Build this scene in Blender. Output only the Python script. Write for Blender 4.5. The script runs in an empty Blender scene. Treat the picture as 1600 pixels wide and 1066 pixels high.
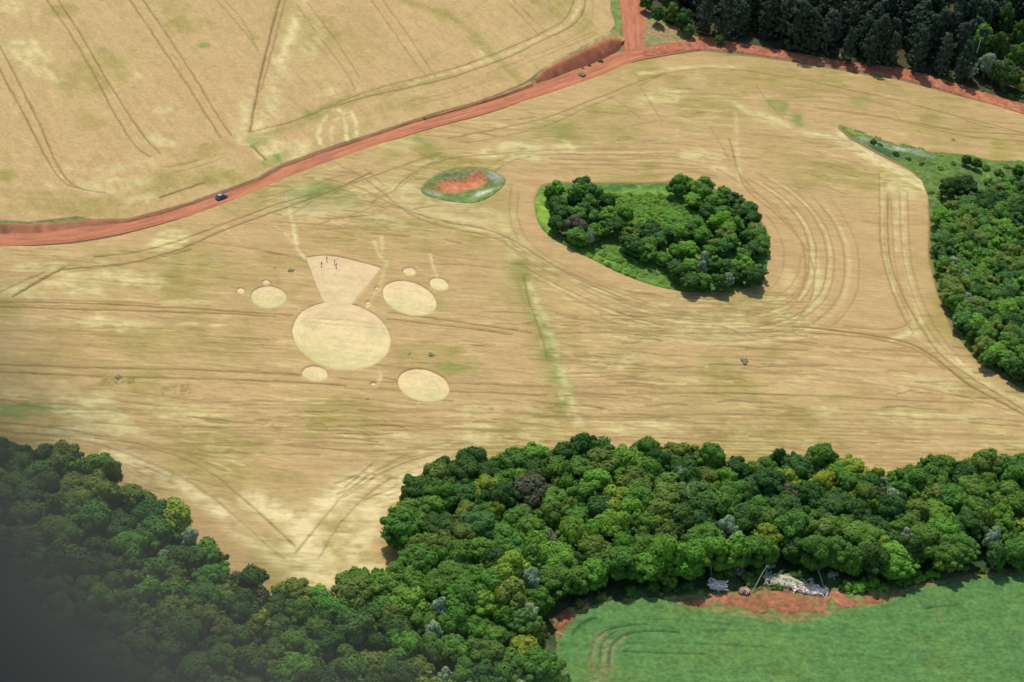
import bpy, bmesh, math, random
import numpy as np
from mathutils import Vector, Matrix, Euler
R = math.radians
rng = np.random.default_rng(7)
random.seed(7)
scene = bpy.context.scene
COL = scene.collection

# ------------------------------------------------------------------ camera
H = 383.0; DEP = R(38); ROLL = R(8); FPX = 3111.0
F_ = np.array([0, math.cos(DEP), -math.sin(DEP)])
R0 = np.array([1.0, 0, 0]); U0 = np.array([0, math.sin(DEP), math.cos(DEP)])
RT = R0*math.cos(ROLL) + U0*math.sin(ROLL)
UP = -R0*math.sin(ROLL) + U0*math.cos(ROLL)
CAM = np.array([0, 0, H])

def at(px, py, z=0.0):
    """point of the ground plan seen at a place traced on the photograph"""
    d = F_*FPX + RT*(px-800) - UP*(py-533)
    t = (z-H)/d[2]
    p = CAM + d*t
    return (p[0], p[1])
def proj(x, y, z):
    d = np.array([x, y, z])-CAM; f = d@F_; return 800+FPX*(d@RT)/f, 533-FPX*(d@UP)/f
def atl(pts, z=0.0): return np.array([at(x, y, z) for x, y in pts])

# ------------------------------------------------------------------ tags
def tag(o, label=None, cat=None, group=None, kind=None):
    if label: o['label'] = label
    if cat: o['category'] = cat
    if group: o['group'] = group
    if kind: o['kind'] = kind
    return o
def empty(name, loc, rz=0.0, s=1.0):
    o = bpy.data.objects.new(name, None); COL.objects.link(o)
    o.location = loc; o.rotation_euler = (0, 0, rz); o.scale = (s, s, s); o.empty_display_size = .5
    return o
def link(name, me, parent=None, mat=None, loc=None):
    o = bpy.data.objects.new(name, me); COL.objects.link(o)
    if parent: o.parent = parent
    if mat: me.materials.clear(); me.materials.append(mat)
    if loc is not None: o.location = loc
    return o

# ------------------------------------------------------------------ noise
_T = rng.random((256, 256))
def vn(x, y, seed=0):
    x = np.asarray(x, float)+seed*17.13; y = np.asarray(y, float)+seed*31.7
    xi = np.floor(x).astype(int); yi = np.floor(y).astype(int)
    fx = x-xi; fy = y-yi
    fx = fx*fx*(3-2*fx); fy = fy*fy*(3-2*fy)
    a = _T[xi & 255, yi & 255]; b = _T[(xi+1) & 255, yi & 255]
    c = _T[xi & 255, (yi+1) & 255]; d = _T[(xi+1) & 255, (yi+1) & 255]
    return (a*(1-fx)+b*fx)*(1-fy)+(c*(1-fx)+d*fx)*fy
def fbm(x, y, seed=0, o=4, g=.5):
    s = 0; a = 1; t = 0
    for i in range(o):
        s = s+a*vn(x*2**i, y*2**i, seed+i*3); t += a; a *= g
    return s/t*2-1
def sstep(a, b, x):
    t = np.clip((x-a)/(b-a), 0, 1); return t*t*(3-2*t)
def sdf(X, Y, P):
    """signed distance, positive inside polygon P"""
    X = X.ravel(); Y = Y.ravel()
    d = np.full(X.shape, 1e18); ins = np.zeros(X.shape, bool)
    n = len(P)
    for i in range(n):
        ax, ay = P[i]; bx, by = P[(i+1) % n]
        ex, ey = bx-ax, by-ay; L = ex*ex+ey*ey+1e-12
        wx, wy = X-ax, Y-ay
        t = np.clip((wx*ex+wy*ey)/L, 0, 1)
        dx, dy = wx-ex*t, wy-ey*t
        d = np.minimum(d, dx*dx+dy*dy)
        c = (ay > Y) != (by > Y)
        if abs(ey) > 1e-12: ins ^= c & (X < (Y-ay)*ex/ey+ax)
    d = np.sqrt(d)
    return np.where(ins, d, -d)
def smooth_poly(P, closed=True, it=2):
    P = np.asarray(P, float)
    for _ in range(it):
        if closed:
            Q = np.roll(P, -1, 0); A = P*.75+Q*.25; B = P*.25+Q*.75
            P = np.stack([A, B], 1).reshape(-1, 2)
        else:
            A = P[:-1]*.75+P[1:]*.25; B = P[:-1]*.25+P[1:]*.75
            P = np.vstack([P[:1], np.stack([A, B], 1).reshape(-1, 2), P[-1:]])
    return P

# ------------------------------------------------------------------ materials
def nt(name):
    m = bpy.data.materials.new(name); m.use_nodes = True
    t = m.node_tree; t.nodes.clear()
    out = t.nodes.new('ShaderNodeOutputMaterial'); b = t.nodes.new('ShaderNodeBsdfPrincipled')
    t.links.new(b.outputs[0], out.inputs[0]); b.inputs['Roughness'].default_value = .85
    b.inputs['Specular IOR Level'].default_value = .15
    return m, t, b
def N(t, k, **kw):
    n = t.nodes.new('ShaderNode'+k)
    for a, v in kw.items(): setattr(n, a, v)
    return n
def mathn(t, op, a, b=None):
    n = N(t, 'Math', operation=op)
    for i, v in enumerate([a, b]):
        if v is None: continue
        if isinstance(v, (int, float)): n.inputs[i].default_value = v
        else: t.links.new(v, n.inputs[i])
    return n.outputs[0]
def noise_s(t, scale, stretch=None, detail=3, rot=0):
    tc = N(t, 'TexCoord'); mp = N(t, 'Mapping')
    if stretch: mp.inputs['Scale'].default_value = stretch
    mp.inputs['Rotation'].default_value = (0, 0, rot)
    t.links.new(tc.outputs['Object'], mp.inputs[0])
    n = N(t, 'TexNoise'); n.inputs['Scale'].default_value = scale; n.inputs['Detail'].default_value = detail
    t.links.new(mp.outputs[0], n.inputs['Vector'])
    return n.outputs['Fac']
def cover_mat(name, amp=.25, scale=1.2, bump=.3, amp2=.2, scale2=.25, rough=.9, stretch=None, rot=0, bdist=.25):
    """colour of each plant stand from the mesh, broken up by procedural grain"""
    m, t, b = nt(name)
    at_ = N(t, 'Attribute', attribute_name='col')
    n1 = noise_s(t, scale, stretch, 4, rot); n2 = noise_s(t, scale2, stretch, 3, rot)
    v = mathn(t, 'ADD', mathn(t, 'MULTIPLY', mathn(t, 'SUBTRACT', n1, .5), amp*2.2), mathn(t, 'MULTIPLY', mathn(t, 'SUBTRACT', n2, .5), amp2*2))
    v = mathn(t, 'ADD', v, 1.0)
    vm = N(t, 'VectorMath', operation='SCALE')
    t.links.new(at_.outputs['Color'], vm.inputs[0]); t.links.new(v, vm.inputs['Scale'])
    t.links.new(vm.outputs[0], b.inputs['Base Color'])
    b.inputs['Roughness'].default_value = rough
    bp = N(t, 'Bump'); bp.inputs['Strength'].default_value = bump; bp.inputs['Distance'].default_value = bdist
    t.links.new(n1, bp.inputs['Height']); t.links.new(bp.outputs[0], b.inputs['Normal'])
    return m
def flat_mat(name, col, rough=.8, var=.15, scale=3, metal=0, spec=.3):
    m, t, b = nt(name)
    n1 = noise_s(t, scale)
    v = mathn(t, 'ADD', mathn(t, 'MULTIPLY', mathn(t, 'SUBTRACT', n1, .5), var*2), 1.0)
    vm = N(t, 'VectorMath', operation='SCALE'); vm.inputs[0].default_value = col
    t.links.new(v, vm.inputs['Scale']); t.links.new(vm.outputs[0], b.inputs['Base Color'])
    b.inputs['Roughness'].default_value = rough; b.inputs['Metallic'].default_value = metal
    b.inputs['Specular IOR Level'].default_value = spec
    return m
def leaf_mat(name, col, var=.26, trans=.32):
    m, t, b = nt(name)
    oi = N(t, 'ObjectInfo'); ge = N(t, 'NewGeometry')
    n1 = noise_s(t, 2.2, None, 2)
    v = mathn(t, 'ADD', mathn(t, 'MULTIPLY', mathn(t, 'SUBTRACT', ge.outputs['Random Per Island'], .5), var*1.3),
              mathn(t, 'MULTIPLY', mathn(t, 'SUBTRACT', oi.outputs['Random'], .5), .28))
    v = mathn(t, 'ADD', v, mathn(t, 'MULTIPLY', mathn(t, 'SUBTRACT', n1, .5), 1.0))
    v = mathn(t, 'MAXIMUM', mathn(t, 'ADD', v, 1.0), .25)
    hs = N(t, 'HueSaturation'); hs.inputs['Color'].default_value = (*col, 1)
    hh = mathn(t, 'ADD', mathn(t, 'MULTIPLY', mathn(t, 'FRACT', mathn(t, 'MULTIPLY', oi.outputs['Random'], 7.31)), .03), .485)
    t.links.new(hh, hs.inputs['Hue']); t.links.new(v, hs.inputs['Value'])
    t.links.new(hs.outputs[0], b.inputs['Base Color'])
    b.inputs['Roughness'].default_value = .7
    b.inputs['Specular IOR Level'].default_value = .2
    tr = N(t, 'BsdfTranslucent'); t.links.new(hs.outputs[0], tr.inputs['Color'])
    mx = N(t, 'MixShader'); mx.inputs[0].default_value = trans
    out = [n for n in t.nodes if n.type == 'OUTPUT_MATERIAL'][0]
    t.links.new(b.outputs[0], mx.inputs[1]); t.links.new(tr.outputs[0], mx.inputs[2]); t.links.new(mx.outputs[0], out.inputs[0])
    return m

# ------------------------------------------------------------------ ground relief
PIT = smooth_poly(atl([(655, 300), (668, 284), (690, 270), (715, 264), (745, 263), (768, 267), (792, 280), (787, 292), (770, 306), (755, 314), (735, 319), (700, 315), (672, 309)]))
pit_c = PIT.mean(0)
def hground(X, Y):
    X = np.asarray(X, float); Y = np.asarray(Y, float)
    z = np.zeros(X.shape)
    near = (np.abs(X-pit_c[0]) < 40) & (np.abs(Y-pit_c[1]) < 40)
    if near.any():
        d = sdf(X[near], Y[near], PIT)
        z[near] = -2.2*sstep(0, 6.5, d)
    return z

def grid_mesh(name, xs, ys, Z, C, keep=None):
    nx, ny = len(xs), len(ys)
    XX, YY = np.meshgrid(xs, ys, indexing='ij')
    co = np.stack([XX, YY, Z], -1).reshape(-1, 3)
    idx = np.arange(nx*ny).reshape(nx, ny)
    q = np.stack([idx[:-1, :-1], idx[1:, :-1], idx[1:, 1:], idx[:-1, 1:]], -1).reshape(-1, 4)
    if keep is not None:
        k = keep.reshape(-1)
        q = q[k[q].any(1)]
    used = np.zeros(nx*ny, bool); used[q.ravel()] = True
    remap = np.cumsum(used)-1
    co = co[used]; q = remap[q]
    return raw_mesh(name, co, q, None if C is None else C.reshape(-1, 3)[used])
def raw_mesh(name, co, q, C=None, smooth=True):
    me = bpy.data.meshes.new(name)
    q = np.asarray(q); k = q.shape[1]
    me.vertices.add(len(co)); me.vertices.foreach_set('co', np.asarray(co, np.float32).ravel())
    me.loops.add(q.size); me.loops.foreach_set('vertex_index', q.ravel().astype(np.int32))
    me.polygons.add(len(q)); me.polygons.foreach_set('loop_start', np.arange(0, q.size, k, dtype=np.int32))
    me.polygons.foreach_set('loop_total', np.full(len(q), k, np.int32))
    me.polygons.foreach_set('use_smooth', np.full(len(q), smooth))
    if C is not None:
        a = me.attributes.new('col', 'FLOAT_COLOR', 'POINT')
        cc = np.ones((len(co), 4), np.float32); cc[:, :3] = C
        a.data.foreach_set('color', cc.ravel())
    me.update(); me.validate()
    return me

class Cover:
    """a stand of low plants (or loose soil) with its own thickness, cut to a traced outline"""
    def __init__(s, polys, holes=(), dx=.45, dy=.45, rag=0., pad=2, clip=None):
        A = np.vstack(polys); s.dx, s.dy = dx, dy
        x0, y0 = A.min(0)-pad; x1, y1 = A.max(0)+pad
        if clip: x0, x1, y0, y1 = max(x0, clip[0]), min(x1, clip[1]), max(y0, clip[2]), min(y1, clip[3])
        s.xs = np.arange(x0, x1, dx); s.ys = np.arange(y0, y1, dy); s.x0, s.y0 = x0, y0
        s.X, s.Y = np.meshgrid(s.xs, s.ys, indexing='ij')
        d = None
        for P in polys:
            e = sdf(s.X, s.Y, P).reshape(s.X.shape); d = e if d is None else np.maximum(d, e)
        for P in holes:
            bx0, by0 = P.min(0)-6; bx1, by1 = P.max(0)+6
            i0, i1 = np.searchsorted(s.xs, [bx0, bx1]); j0, j1 = np.searchsorted(s.ys, [by0, by1])
            if i1 > i0 and j1 > j0:
                e = sdf(s.X[i0:i1, j0:j1], s.Y[i0:i1, j0:j1], P).reshape(i1-i0, j1-j0)
                d[i0:i1, j0:j1] = np.minimum(d[i0:i1, j0:j1], -e)
        if rag: d = d+rag*fbm(s.X/2.5, s.Y/2.5, 9, 4)
        s.d = d; s.ch = {}
        s.C = None; s.h = np.zeros(s.X.shape)
    def c(s, k):
        if k not in s.ch: s.ch[k] = np.zeros(s.X.shape)
        return s.ch[k]
    def stroke(s, k, P, w, amp=1., jit=.25, brk=.35):
        """worn line along a traced path, world metres"""
        P = np.asarray(P, float); out = s.c(k)
        if k == 'D': amp *= 1.35; w *= .98; brk *= .8; jit *= .5
        if k in ('P', 'S', 'G'): amp *= 1.1
        seg = np.sqrt((np.diff(P, axis=0)**2).sum(1)); L = np.concatenate([[0], np.cumsum(seg)])
        n = max(2, int(L[-1]/2.2)+1); tt = np.linspace(0, L[-1], n)
        Q = np.stack([np.interp(tt, L, P[:, 0]), np.interp(tt, L, P[:, 1])], 1)
        Q = Q+rng.normal(0, jit, Q.shape)*.6+np.stack([fbm(tt/9, tt*0+rng.random()*90), fbm(tt/9, tt*0+rng.random()*90)], 1)*jit*2
        av = amp*(1-brk*(.5+.8*fbm(tt/5, tt*0+rng.random()*99, 3)))
        wv = w*(1+.3*fbm(tt/4, tt*0+rng.random()*99, 5))
        m = 2.4*w
        for i in range(n-1):
            a, b = Q[i], Q[i+1]
            i0 = max(0, int((min(a[0], b[0])-m-s.x0)/s.dx)); i1 = min(len(s.xs), int((max(a[0], b[0])+m-s.x0)/s.dx)+2)
            j0 = max(0, int((min(a[1], b[1])-m-s.y0)/s.dy)); j1 = min(len(s.ys), int((max(a[1], b[1])+m-s.y0)/s.dy)+2)
            if i1 <= i0 or j1 <= j0: continue
            X = s.X[i0:i1, j0:j1]; Y = s.Y[i0:i1, j0:j1]
            e = b-a; LL = e@e+1e-9
            t = np.clip(((X-a[0])*e[0]+(Y-a[1])*e[1])/LL, 0, 1)
            d2 = (X-a[0]-e[0]*t)**2+(Y-a[1]-e[1]*t)**2
            ww = wv[i]*(1-t)+wv[i+1]*t
            v = (av[i]*(1-t)+av[i+1]*t)*np.exp(-d2/(ww*ww))
            o = out[i0:i1, j0:j1]; np.maximum(o, v, out=o)
    def blob(s, k, px, py, rx, ry, amp=1., ang=0., z=.7):
        c = np.array(at(px, py, z)); ex = np.array(at(px+10*math.cos(R(ang)), py+10*math.sin(R(ang)), z))-c
        ey = np.array(at(px-10*math.sin(R(ang)), py+10*math.cos(R(ang)), z))-c
        M = np.linalg.inv(np.stack([ex*rx/10, ey*ry/10], 1))
        dx, dy = s.X-c[0], s.Y-c[1]
        u = M[0, 0]*dx+M[0, 1]*dy; v = M[1, 0]*dx+M[1, 1]*dy
        nn = s.nz if hasattr(s, 'nz') else 0
        r = np.sqrt(u*u+v*v)+nn*.95
        out = s.c(k); np.maximum(out, amp*sstep(1.15, .35, r), out=out)
    def build(s, name, mat, height, edge=.5, base=0., under=-.35, soil=None, **tg):
        e = np.clip(s.d/edge+.5, 0, 1)
        hz = under+(height+s.h-under)*e
        C = s.C
        if soil is not None:
            f = (1-sstep(.1, .6, e))[..., None]; C = C*(1-f)+np.array(soil)*f
        Z = hground(s.X, s.Y)+base+hz
        me = grid_mesh(name, s.xs, s.ys, Z, C, keep=(e > 0.0))
        o = link(name, me, None, mat); tag(o, **tg)
        return o
def mixc(C, col, f): 
    f = f[..., None] if getattr(f, 'ndim', 0) else f
    return C*(1-f)+np.array(col)*f

# ------------------------------------------------------------------ traced outlines
def ell(cx, cy, a, b, t, n=48):
    t = R(t); return [(cx+a*math.cos(k)*math.cos(t)-b*math.sin(k)*math.sin(t), cy+a*math.cos(k)*math.sin(t)+b*math.sin(k)*math.cos(t)) for k in np.linspace(0, 2*math.pi, n, endpoint=False)]
LEDGE = [(-120, 384), (-60, 383), (0, 382), (60, 382), (120, 378), (180, 368), (240, 352), (300, 334), (360, 312), (400, 295), (441, 277), (528, 245), (580, 227), (640, 209), (680, 197), (740, 182), (780, 170), (820, 155), (860, 143), (900, 129), (940, 115), (978, 98), (1003, 93), (1051, 84), (1100, 78), (1150, 84), (1200, 90), (1250, 97), (1300, 106), (1350, 115), (1400, 122), (1450, 135), (1500, 149), (1550, 161), (1600, 177), (1700, 210)]
W2 = atl(LEDGE+[(1700, 268), (1600, 252), (1550, 250), (1500, 240), (1450, 236), (1400, 225), (1340, 206), (1314, 194), (1310, 199), (1330, 216), (1375, 241), (1420, 263), (1441, 280), (1451, 305), (1453, 350), (1452, 400), (1465, 455), (1488, 513), (1520, 553), (1560, 582), (1600, 607), (1700, 668), (1720, 780), (1430, 775), (1380, 785), (1340, 765), (1200, 760), (1050, 755), (930, 740), (780, 755), (760, 770), (700, 765), (650, 800), (625, 825), (625, 875), (600, 905), (560, 925), (520, 945), (430, 940), (370, 925), (330, 885), (300, 845), (260, 815), (200, 805), (170, 770), (150, 745), (45, 735), (-120, 695)], .7)
ISL_PX = [(845, 290), (837, 305), (835, 325), (842, 352), (860, 370), (890, 387), (930, 407), (980, 432), (1040, 452), (1100, 457), (1150, 454), (1187, 441), (1199, 420), (1203, 380), (1195, 350), (1165, 318), (1110, 292), (1060, 282), (1030, 286), (950, 287), (870, 285)]
ISL = smooth_poly(atl(ISL_PX, .3))
W1 = atl([(-160, 344), (0, 345), (45, 348), (90, 343), (120, 339), (145, 344), (200, 343), (250, 330), (300, 316), (350, 298), (400, 280), (441, 257), (528, 226), (580, 210), (640, 190), (680, 177), (740, 161), (780, 147), (820, 130), (840, 115), (856, 104), (889, 88), (918, 75), (937, 62), (954, 50), (961, 41), (962, 33), (955, 16), (955, 0), (957, -60), (900, -110), (-200, -110)], .7)
CIRC = [('big', 533.6, 525.4, 76.7, 51.5, 10.7), ('right', 640, 466.5, 42.8, 25, 18), ('lower', 662, 602.6, 40.5, 24.5, 13.8), ('left', 420.2, 464.7, 27.6, 17, 3),
        ('sbl', 492, 584.6, 20, 12, 5), ('sr', 686, 444.5, 15, 9.5, 15), ('t1', 640, 425, 10, 6.5, 5), ('t2', 376, 455, 6, 4.5, 0), ('t3', 416, 441.5, 5.5, 3.6, 0), ('t4', 584, 601, 4.5, 3, 0), ('t5', 589, 451, 3.4, 2.6, 0), ('t6', 575, 474, 3.2, 2.5, 0)]
FUN = [(478, 402.5), (494, 400.5), (510, 399.5), (527, 401), (560, 409), (595, 418.5), (572.6, 448.7), (560, 463), (547, 478), (543, 486), (512, 486), (508.5, 477), (500, 458), (493.5, 443), (486, 422)]
circ_w = {n: atl(ell(*a), .15) for n, *a in CIRC}
fun_w = atl(FUN, .15)

# ------------------------------------------------------------------ ground sheet
RED = np.array([.315, .108, .050]); REDD = np.array([.215, .078, .042]); TAN = np.array([.39, .265, .12])
m_ground = cover_mat('ground_soil', .2, .6, .2)
def build_ground():
    xs = np.concatenate([[-6000, -2500, -1000, -600, -400, -300], np.arange(-250, 251, 2.), [300, 400, 600, 1000, 2500, 6000]])
    ys = np.concatenate([[-4000, -1000, 0, 150, 220], np.arange(260, 840, 2.), [870, 920, 1000, 1300, 2200, 6000, 9000]])
    X, Y = np.meshgrid(xs, ys, indexing='ij')
    Z = hground(X, Y)
    C = np.zeros(X.shape+(3,))+np.array([.17, .13, .055])
    far = sstep(0, 1, fbm(X/300, Y/300, 4)*3+.5)[..., None]
    out = ((np.abs(X) > 250) | (Y > 830) | (Y < 250))[..., None]
    C = np.where(out, TAN*(1-far)+np.array([.06, .10, .03])*far, C)
    o = link('ground', grid_mesh('ground', xs, ys, Z, C), None, m_ground)
    tag(o, 'bare brown earth beneath and beyond the fields', 'ground', kind='structure')
build_ground()

# ------------------------------------------------------------------ wheat
rowdir = np.array(at(860, 520))-np.array(at(100, 474)); rowdir /= np.linalg.norm(rowdir)
rowang = math.atan2(rowdir[1], rowdir[0])
m_wheat = cover_mat('ripe_wheat', .20, 1.1, .6, .12, .22, stretch=(.35, 1, 1), rot=-rowang)
m_wheat_up = None
WH = dict(pink=[.372, .243, .104], olive=[.250, .198, .052], pale=[.48, .405, .175], green=[.150, .19, .042], dark=[.135, .085, .022], brown=[.31, .175, .07], straw=[.56, .45, .225], grey=[.31, .30, .14])
def paint(cv, base, rd, pinkbias, olivebias, streak):
    X, Y = cv.X, cv.Y
    U = X*rd[0]+Y*rd[1]; V = -X*rd[1]+Y*rd[0]
    Vw = V+1.2*fbm(U/25, V/18, 40, 3)
    st = fbm(U/30, Vw/1.6, 11, 4); st2 = fbm(U/8, Vw/.62, 12, 3); pt = fbm(X/28, Y/28, 13, 5); pt2 = fbm(X/9, Y/12, 14, 4)
    band = fbm(U/90, Vw/6.5, 15, 3)
    C = np.zeros(X.shape+(3,))+np.array(base)
    g = cv.ch.get
    z = np.zeros(X.shape)
    streak = streak*(1-.75*np.clip(g('Q', z), 0, 1))
    C = mixc(C, WH['pink'], np.clip(.45+1.5*pt+.7*band+pinkbias+g('B', z)*.9, 0, 1)*.75)
    C = mixc(C, WH['olive'], np.clip(sstep(.0, .5, -pt*.8+.5*pt2+.35*band+olivebias)*.75+g('O', z)*(1.0+.6*pt2), 0, 1))
    mot = fbm(U/7, Vw/2.2, 16, 4); gr = rng.normal(0, 1, X.shape); pi_ = fbm(X/2.6, Y/2.6, 17, 5, .6)
    C = mixc(C, WH['pale'], np.clip(sstep(.22, .62, band*.5+st*.6+pt2*.35)*.16*streak+g('P', z)*np.clip(.9+.8*mot+.4*st+1.1*pi_, 0, 1.4), 0, .95))
    C = mixc(C, WH['grey'], np.clip(g('Y', z)*np.clip(.85+1.2*mot, 0, 1.2), 0, .9))
    C = mixc(C, WH['green'], np.clip(g('G', z)*np.clip(.9+1.5*pt2+.8*mot, 0, 1.3), 0, .95))
    C = C*(1+(.04+.09*streak)*st+(.03+.08*streak)*st2+.09*mot+.04*band+.035*gr)[..., None]
    dk = np.clip(sstep(.18, .62, st2*.7+st*.55+.15*band)*.42*streak, 0, 1)
    C = mixc(C, WH['straw'], np.clip(g('S', z)*np.clip(.8+1.1*pi_+.7*mot, 0, 1.3), 0, .95))
    C = mixc(C, WH['dark'], np.clip(dk+g('D', z)*.85, 0, .95))
    cv.C = np.clip(C, .01, .9)
    cv.h = cv.h-.16*np.clip(g('D', z), 0, 1)-.15*np.clip(g('S', z)+.5*g('P', z), 0, 1)+.08*st2+.07*mot+.05*st-.12*dk

def w(cv, k, pts, wd, amp=1, jit=.25, brk=.35, off=None):
    P = smooth_poly(atl(pts, .7), False, 2)
    cv.stroke(k, P, wd, amp, jit, brk)
def pair(cv, pts, gap, wd=.36, amp=.8, k='D', **kw):
    P = smooth_poly(atl(pts, .7), False, 2)
    T = np.gradient(P, axis=0); T /= np.linalg.norm(T, axis=1)[:, None]+1e-9
    n_ = np.stack([-T[:, 1], T[:, 0]], 1)
    for sg in (-.5, .5): cv.stroke(k, P+n_*gap*sg, wd, amp, **kw)

# ---- upper field
cu = Cover([W1], dx=.4, dy=.45, rag=.12, clip=(-232, 80, 500, 800))
cu.nz = fbm(cu.X/9, cu.Y/9, 21, 4)
for p in [[(0, 72), (30, 130), (60, 190), (85, 250), (105, 285), (130, 297)], [(-10, 92), (30, 165), (62, 228), (88, 275), (112, 294), (165, 302)]]: w(cu, 'D', p, .36, .75)
for p in [[(73, 0), (110, 52), (150, 122), (185, 190), (215, 235), (235, 245)], [(90, 0), (130, 60), (162, 118), (195, 170), (225, 215), (250, 240)],
          [(203, 0), (240, 55), (280, 115), (320, 175), (345, 215)], [(223, 0), (265, 60), (310, 130), (345, 190), (362, 212)]]: w(cu, 'D', p, .36, .72)
for p in [[(337, 0), (370, 35), (400, 75)], [(352, 0), (385, 38), (404, 80)], [(465, 10), (500, 60), (540, 110), (555, 140)], [(480, 5), (520, 55), (562, 122)],
          [(580, 0), (615, 50), (650, 100), (672, 125)], [(598, 0), (635, 50), (670, 105), (682, 122)], [(790, 0), (820, 30), (843, 57)], [(802, 0), (835, 32), (852, 48)]]: w(cu, 'D', p, .33, .5)
w(cu, 'D', [(437, 0), (425, 45), (412, 95), (400, 150), (390, 205)], .5, .85)
w(cu, 'D', [(446, 0), (434, 45), (420, 98), (408, 140)], .4, .5)
w(cu, 'S', [(464, 28), (452, 62), (440, 92)], 1.3, .55); w(cu, 'P', [(440, 95), (432, 130), (420, 170), (400, 215)], 3.2, .7); w(cu, 'P', [(470, 0), (455, 60), (440, 110)], 2.6, .5)
w(cu, 'P', [(392, 130), (384, 175), (376, 215)], 2.2, .6)
w(cu, 'G', [(430, 115), (455, 150), (475, 185)], 1.8, .5)
w(cu, 'D', [(898, -8), (893, 15), (880, 35), (850, 50), (800, 74), (740, 97), (700, 110), (640, 125), (580, 141), (540, 156), (490, 178), (450, 193), (405, 203)], .42, .62)
w(cu, 'D', [(916, -8), (912, 20), (895, 42), (850, 62), (800, 88), (740, 110), (690, 126), (620, 141), (570, 152), (510, 170)], .42, .7)
w(cu, 'O', [(700, 118), (640, 134), (580, 147), (500, 180), (420, 212)], 2.4, .75)
w(cu, 'P', [(905, 0), (902, 20), (885, 40), (850, 56), (800, 80), (740, 103), (690, 118), (640, 132)], .8, .5)
w(cu, 'G', [(480, 182), (500, 170), (550, 148)], 1.2, .7); w(cu, 'G', [(395, 215), (430, 205), (470, 195)], 1.2, .8); w(cu, 'D', [(398, 205), (425, 198), (455, 192)], .5, .6)
for p in [[(942, 42), (900, 62), (850, 80), (800, 100), (760, 116)], [(930, 55), (890, 72), (840, 92), (800, 110)], [(925, -5), (928, 25), (915, 45), (880, 66)], [(770, 125), (720, 140), (680, 150), (640, 158)], [(740, 142), (700, 152), (650, 165)]]: w(cu, 'D', p, .4, .28)
w(cu, 'O', [(625, 0), (690, 20), (730, 42), (757, 75), (790, 105), (812, 128)], 2.3, .85); w(cu, 'G', [(735, 60), (760, 82), (780, 98)], 1.6, .45); w(cu, 'P', [(735, 55), (755, 90), (765, 96)], .9, .5)
w(cu, 'O', [(735, 40), (728, 25), (760, 0)], .8, .5)
for p in [[(500, 224), (497, 205), (503, 188), (520, 172)], [(516, 220), (515, 203), (524, 188), (538, 177)], [(541, 219), (541, 196), (530, 172)], [(557, 213), (556, 192), (549, 175)]]: w(cu, 'P', p, .75, .95, brk=.1)
w(cu, 'P', [(160, 300), (120, 297), (95, 278), (75, 255)], .9, .7); w(cu, 'P', [(110, 262), (150, 268), (200, 262), (240, 248)], 2.6, .35)
for p in [[(0, 306), (60, 312), (130, 314), (180, 308)], [(0, 298), (50, 302), (120, 303)], [(180, 325), (240, 315), (290, 298)], [(262, 262), (300, 252), (345, 240)]]: w(cu, 'O', p, 1.6, .6)
w(cu, 'D', [(250, 309), (285, 297), (317, 286)], .5, .85, brk=.1); w(cu, 'D', [(255, 262), (285, 258), (310, 250)], .4, .5); w(cu, 'D', [(270, 270), (310, 262), (350, 246)], .4, .4)
w(cu, 'D', [(392, 228), (405, 240), (415, 250)], .45, .8, brk=.1); w(cu, 'S', [(388, 226), (400, 240), (410, 250)], .4, .4)
for a in [(45, 85, 45, 22, .6, 30), (70, 115, 50, 16, .4, 30), (215, 115, 18, 10, .5, 0), (255, 172, 20, 8, .5, 0), (245, 215, 40, 10, .55, 25), (10, 12, 25, 14, .5, 0), (150, 290, 60, 16, .5, -3), (225, 315, 30, 12, .55, -8), (430, 232, 40, 24, .6, 0), (385, 215, 22, 16, .6, 0), (485, 70, 18, 35, .35, 0), (510, 145, 26, 8, .5, -15), (455, 235, 36, 20, .6, 0)]: cu.blob('P', *a[:4], amp=a[4], ang=a[5])
for a in [(400, 222, 26, 18, .85, 0), (392, 207, 8, 5, 1, 0), (425, 250, 34, 9, .8, -18), (470, 180, 20, 10, .8, -15), (315, 71, 12, 5, .95, 0), (160, 0, 12, 4, .9, 0), (400, 60, 10, 4, .6, 0), (405, 262, 24, 6, .5, -20)]: cu.blob('G', *a[:4], amp=a[4], ang=a[5])
for a in [(300, 38, 40, 12, .4, 0), (330, 280, 120, 26, .7, -10), (120, 322, 130, 16, .6, 0), (330, 235, 50, 14, .7, -15), (10, 275, 20, 10, .9, 0), (500, 60, 45, 40, .45, 0), (620, 165, 90, 14, .6, -18), (580, 190, 50, 14, .6, -20), (780, 120, 40, 10, .3, 0), (560, 60, 50, 40, .3, 0), (450, 30, 30, 60, .3, 0), (840, 10, 60, 25, .35, 0)]: cu.blob('O', *a[:4], amp=a[4], ang=a[5])
for a in [(700, 60, 60, 60, .5, 0), (150, 200, 90, 60, .5, 0), (270, 130, 60, 60, .3, 0), (760, 130, 60, 10, .5, -18), (840, 70, 80, 30, .3, 0)]: cu.blob('B', *a[:4], amp=a[4], ang=a[5])
m_wheat_up = cover_mat('ripe_wheat_upper', .22, .8, .45, .12, .2)
rd1 = np.array(at(160, 122))-np.array(at(73, 0)); rd1 /= np.linalg.norm(rd1)
paint(cu, [.372, .262, .108], rd1, .08, -.26, .4)
cu.build('wheat_field', m_wheat_up, .75, .55, soil=[.22, .075, .04], label='ripe wheat field above the red road, with diagonal double wheel tracks', cat='field', kind='stuff')

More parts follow.
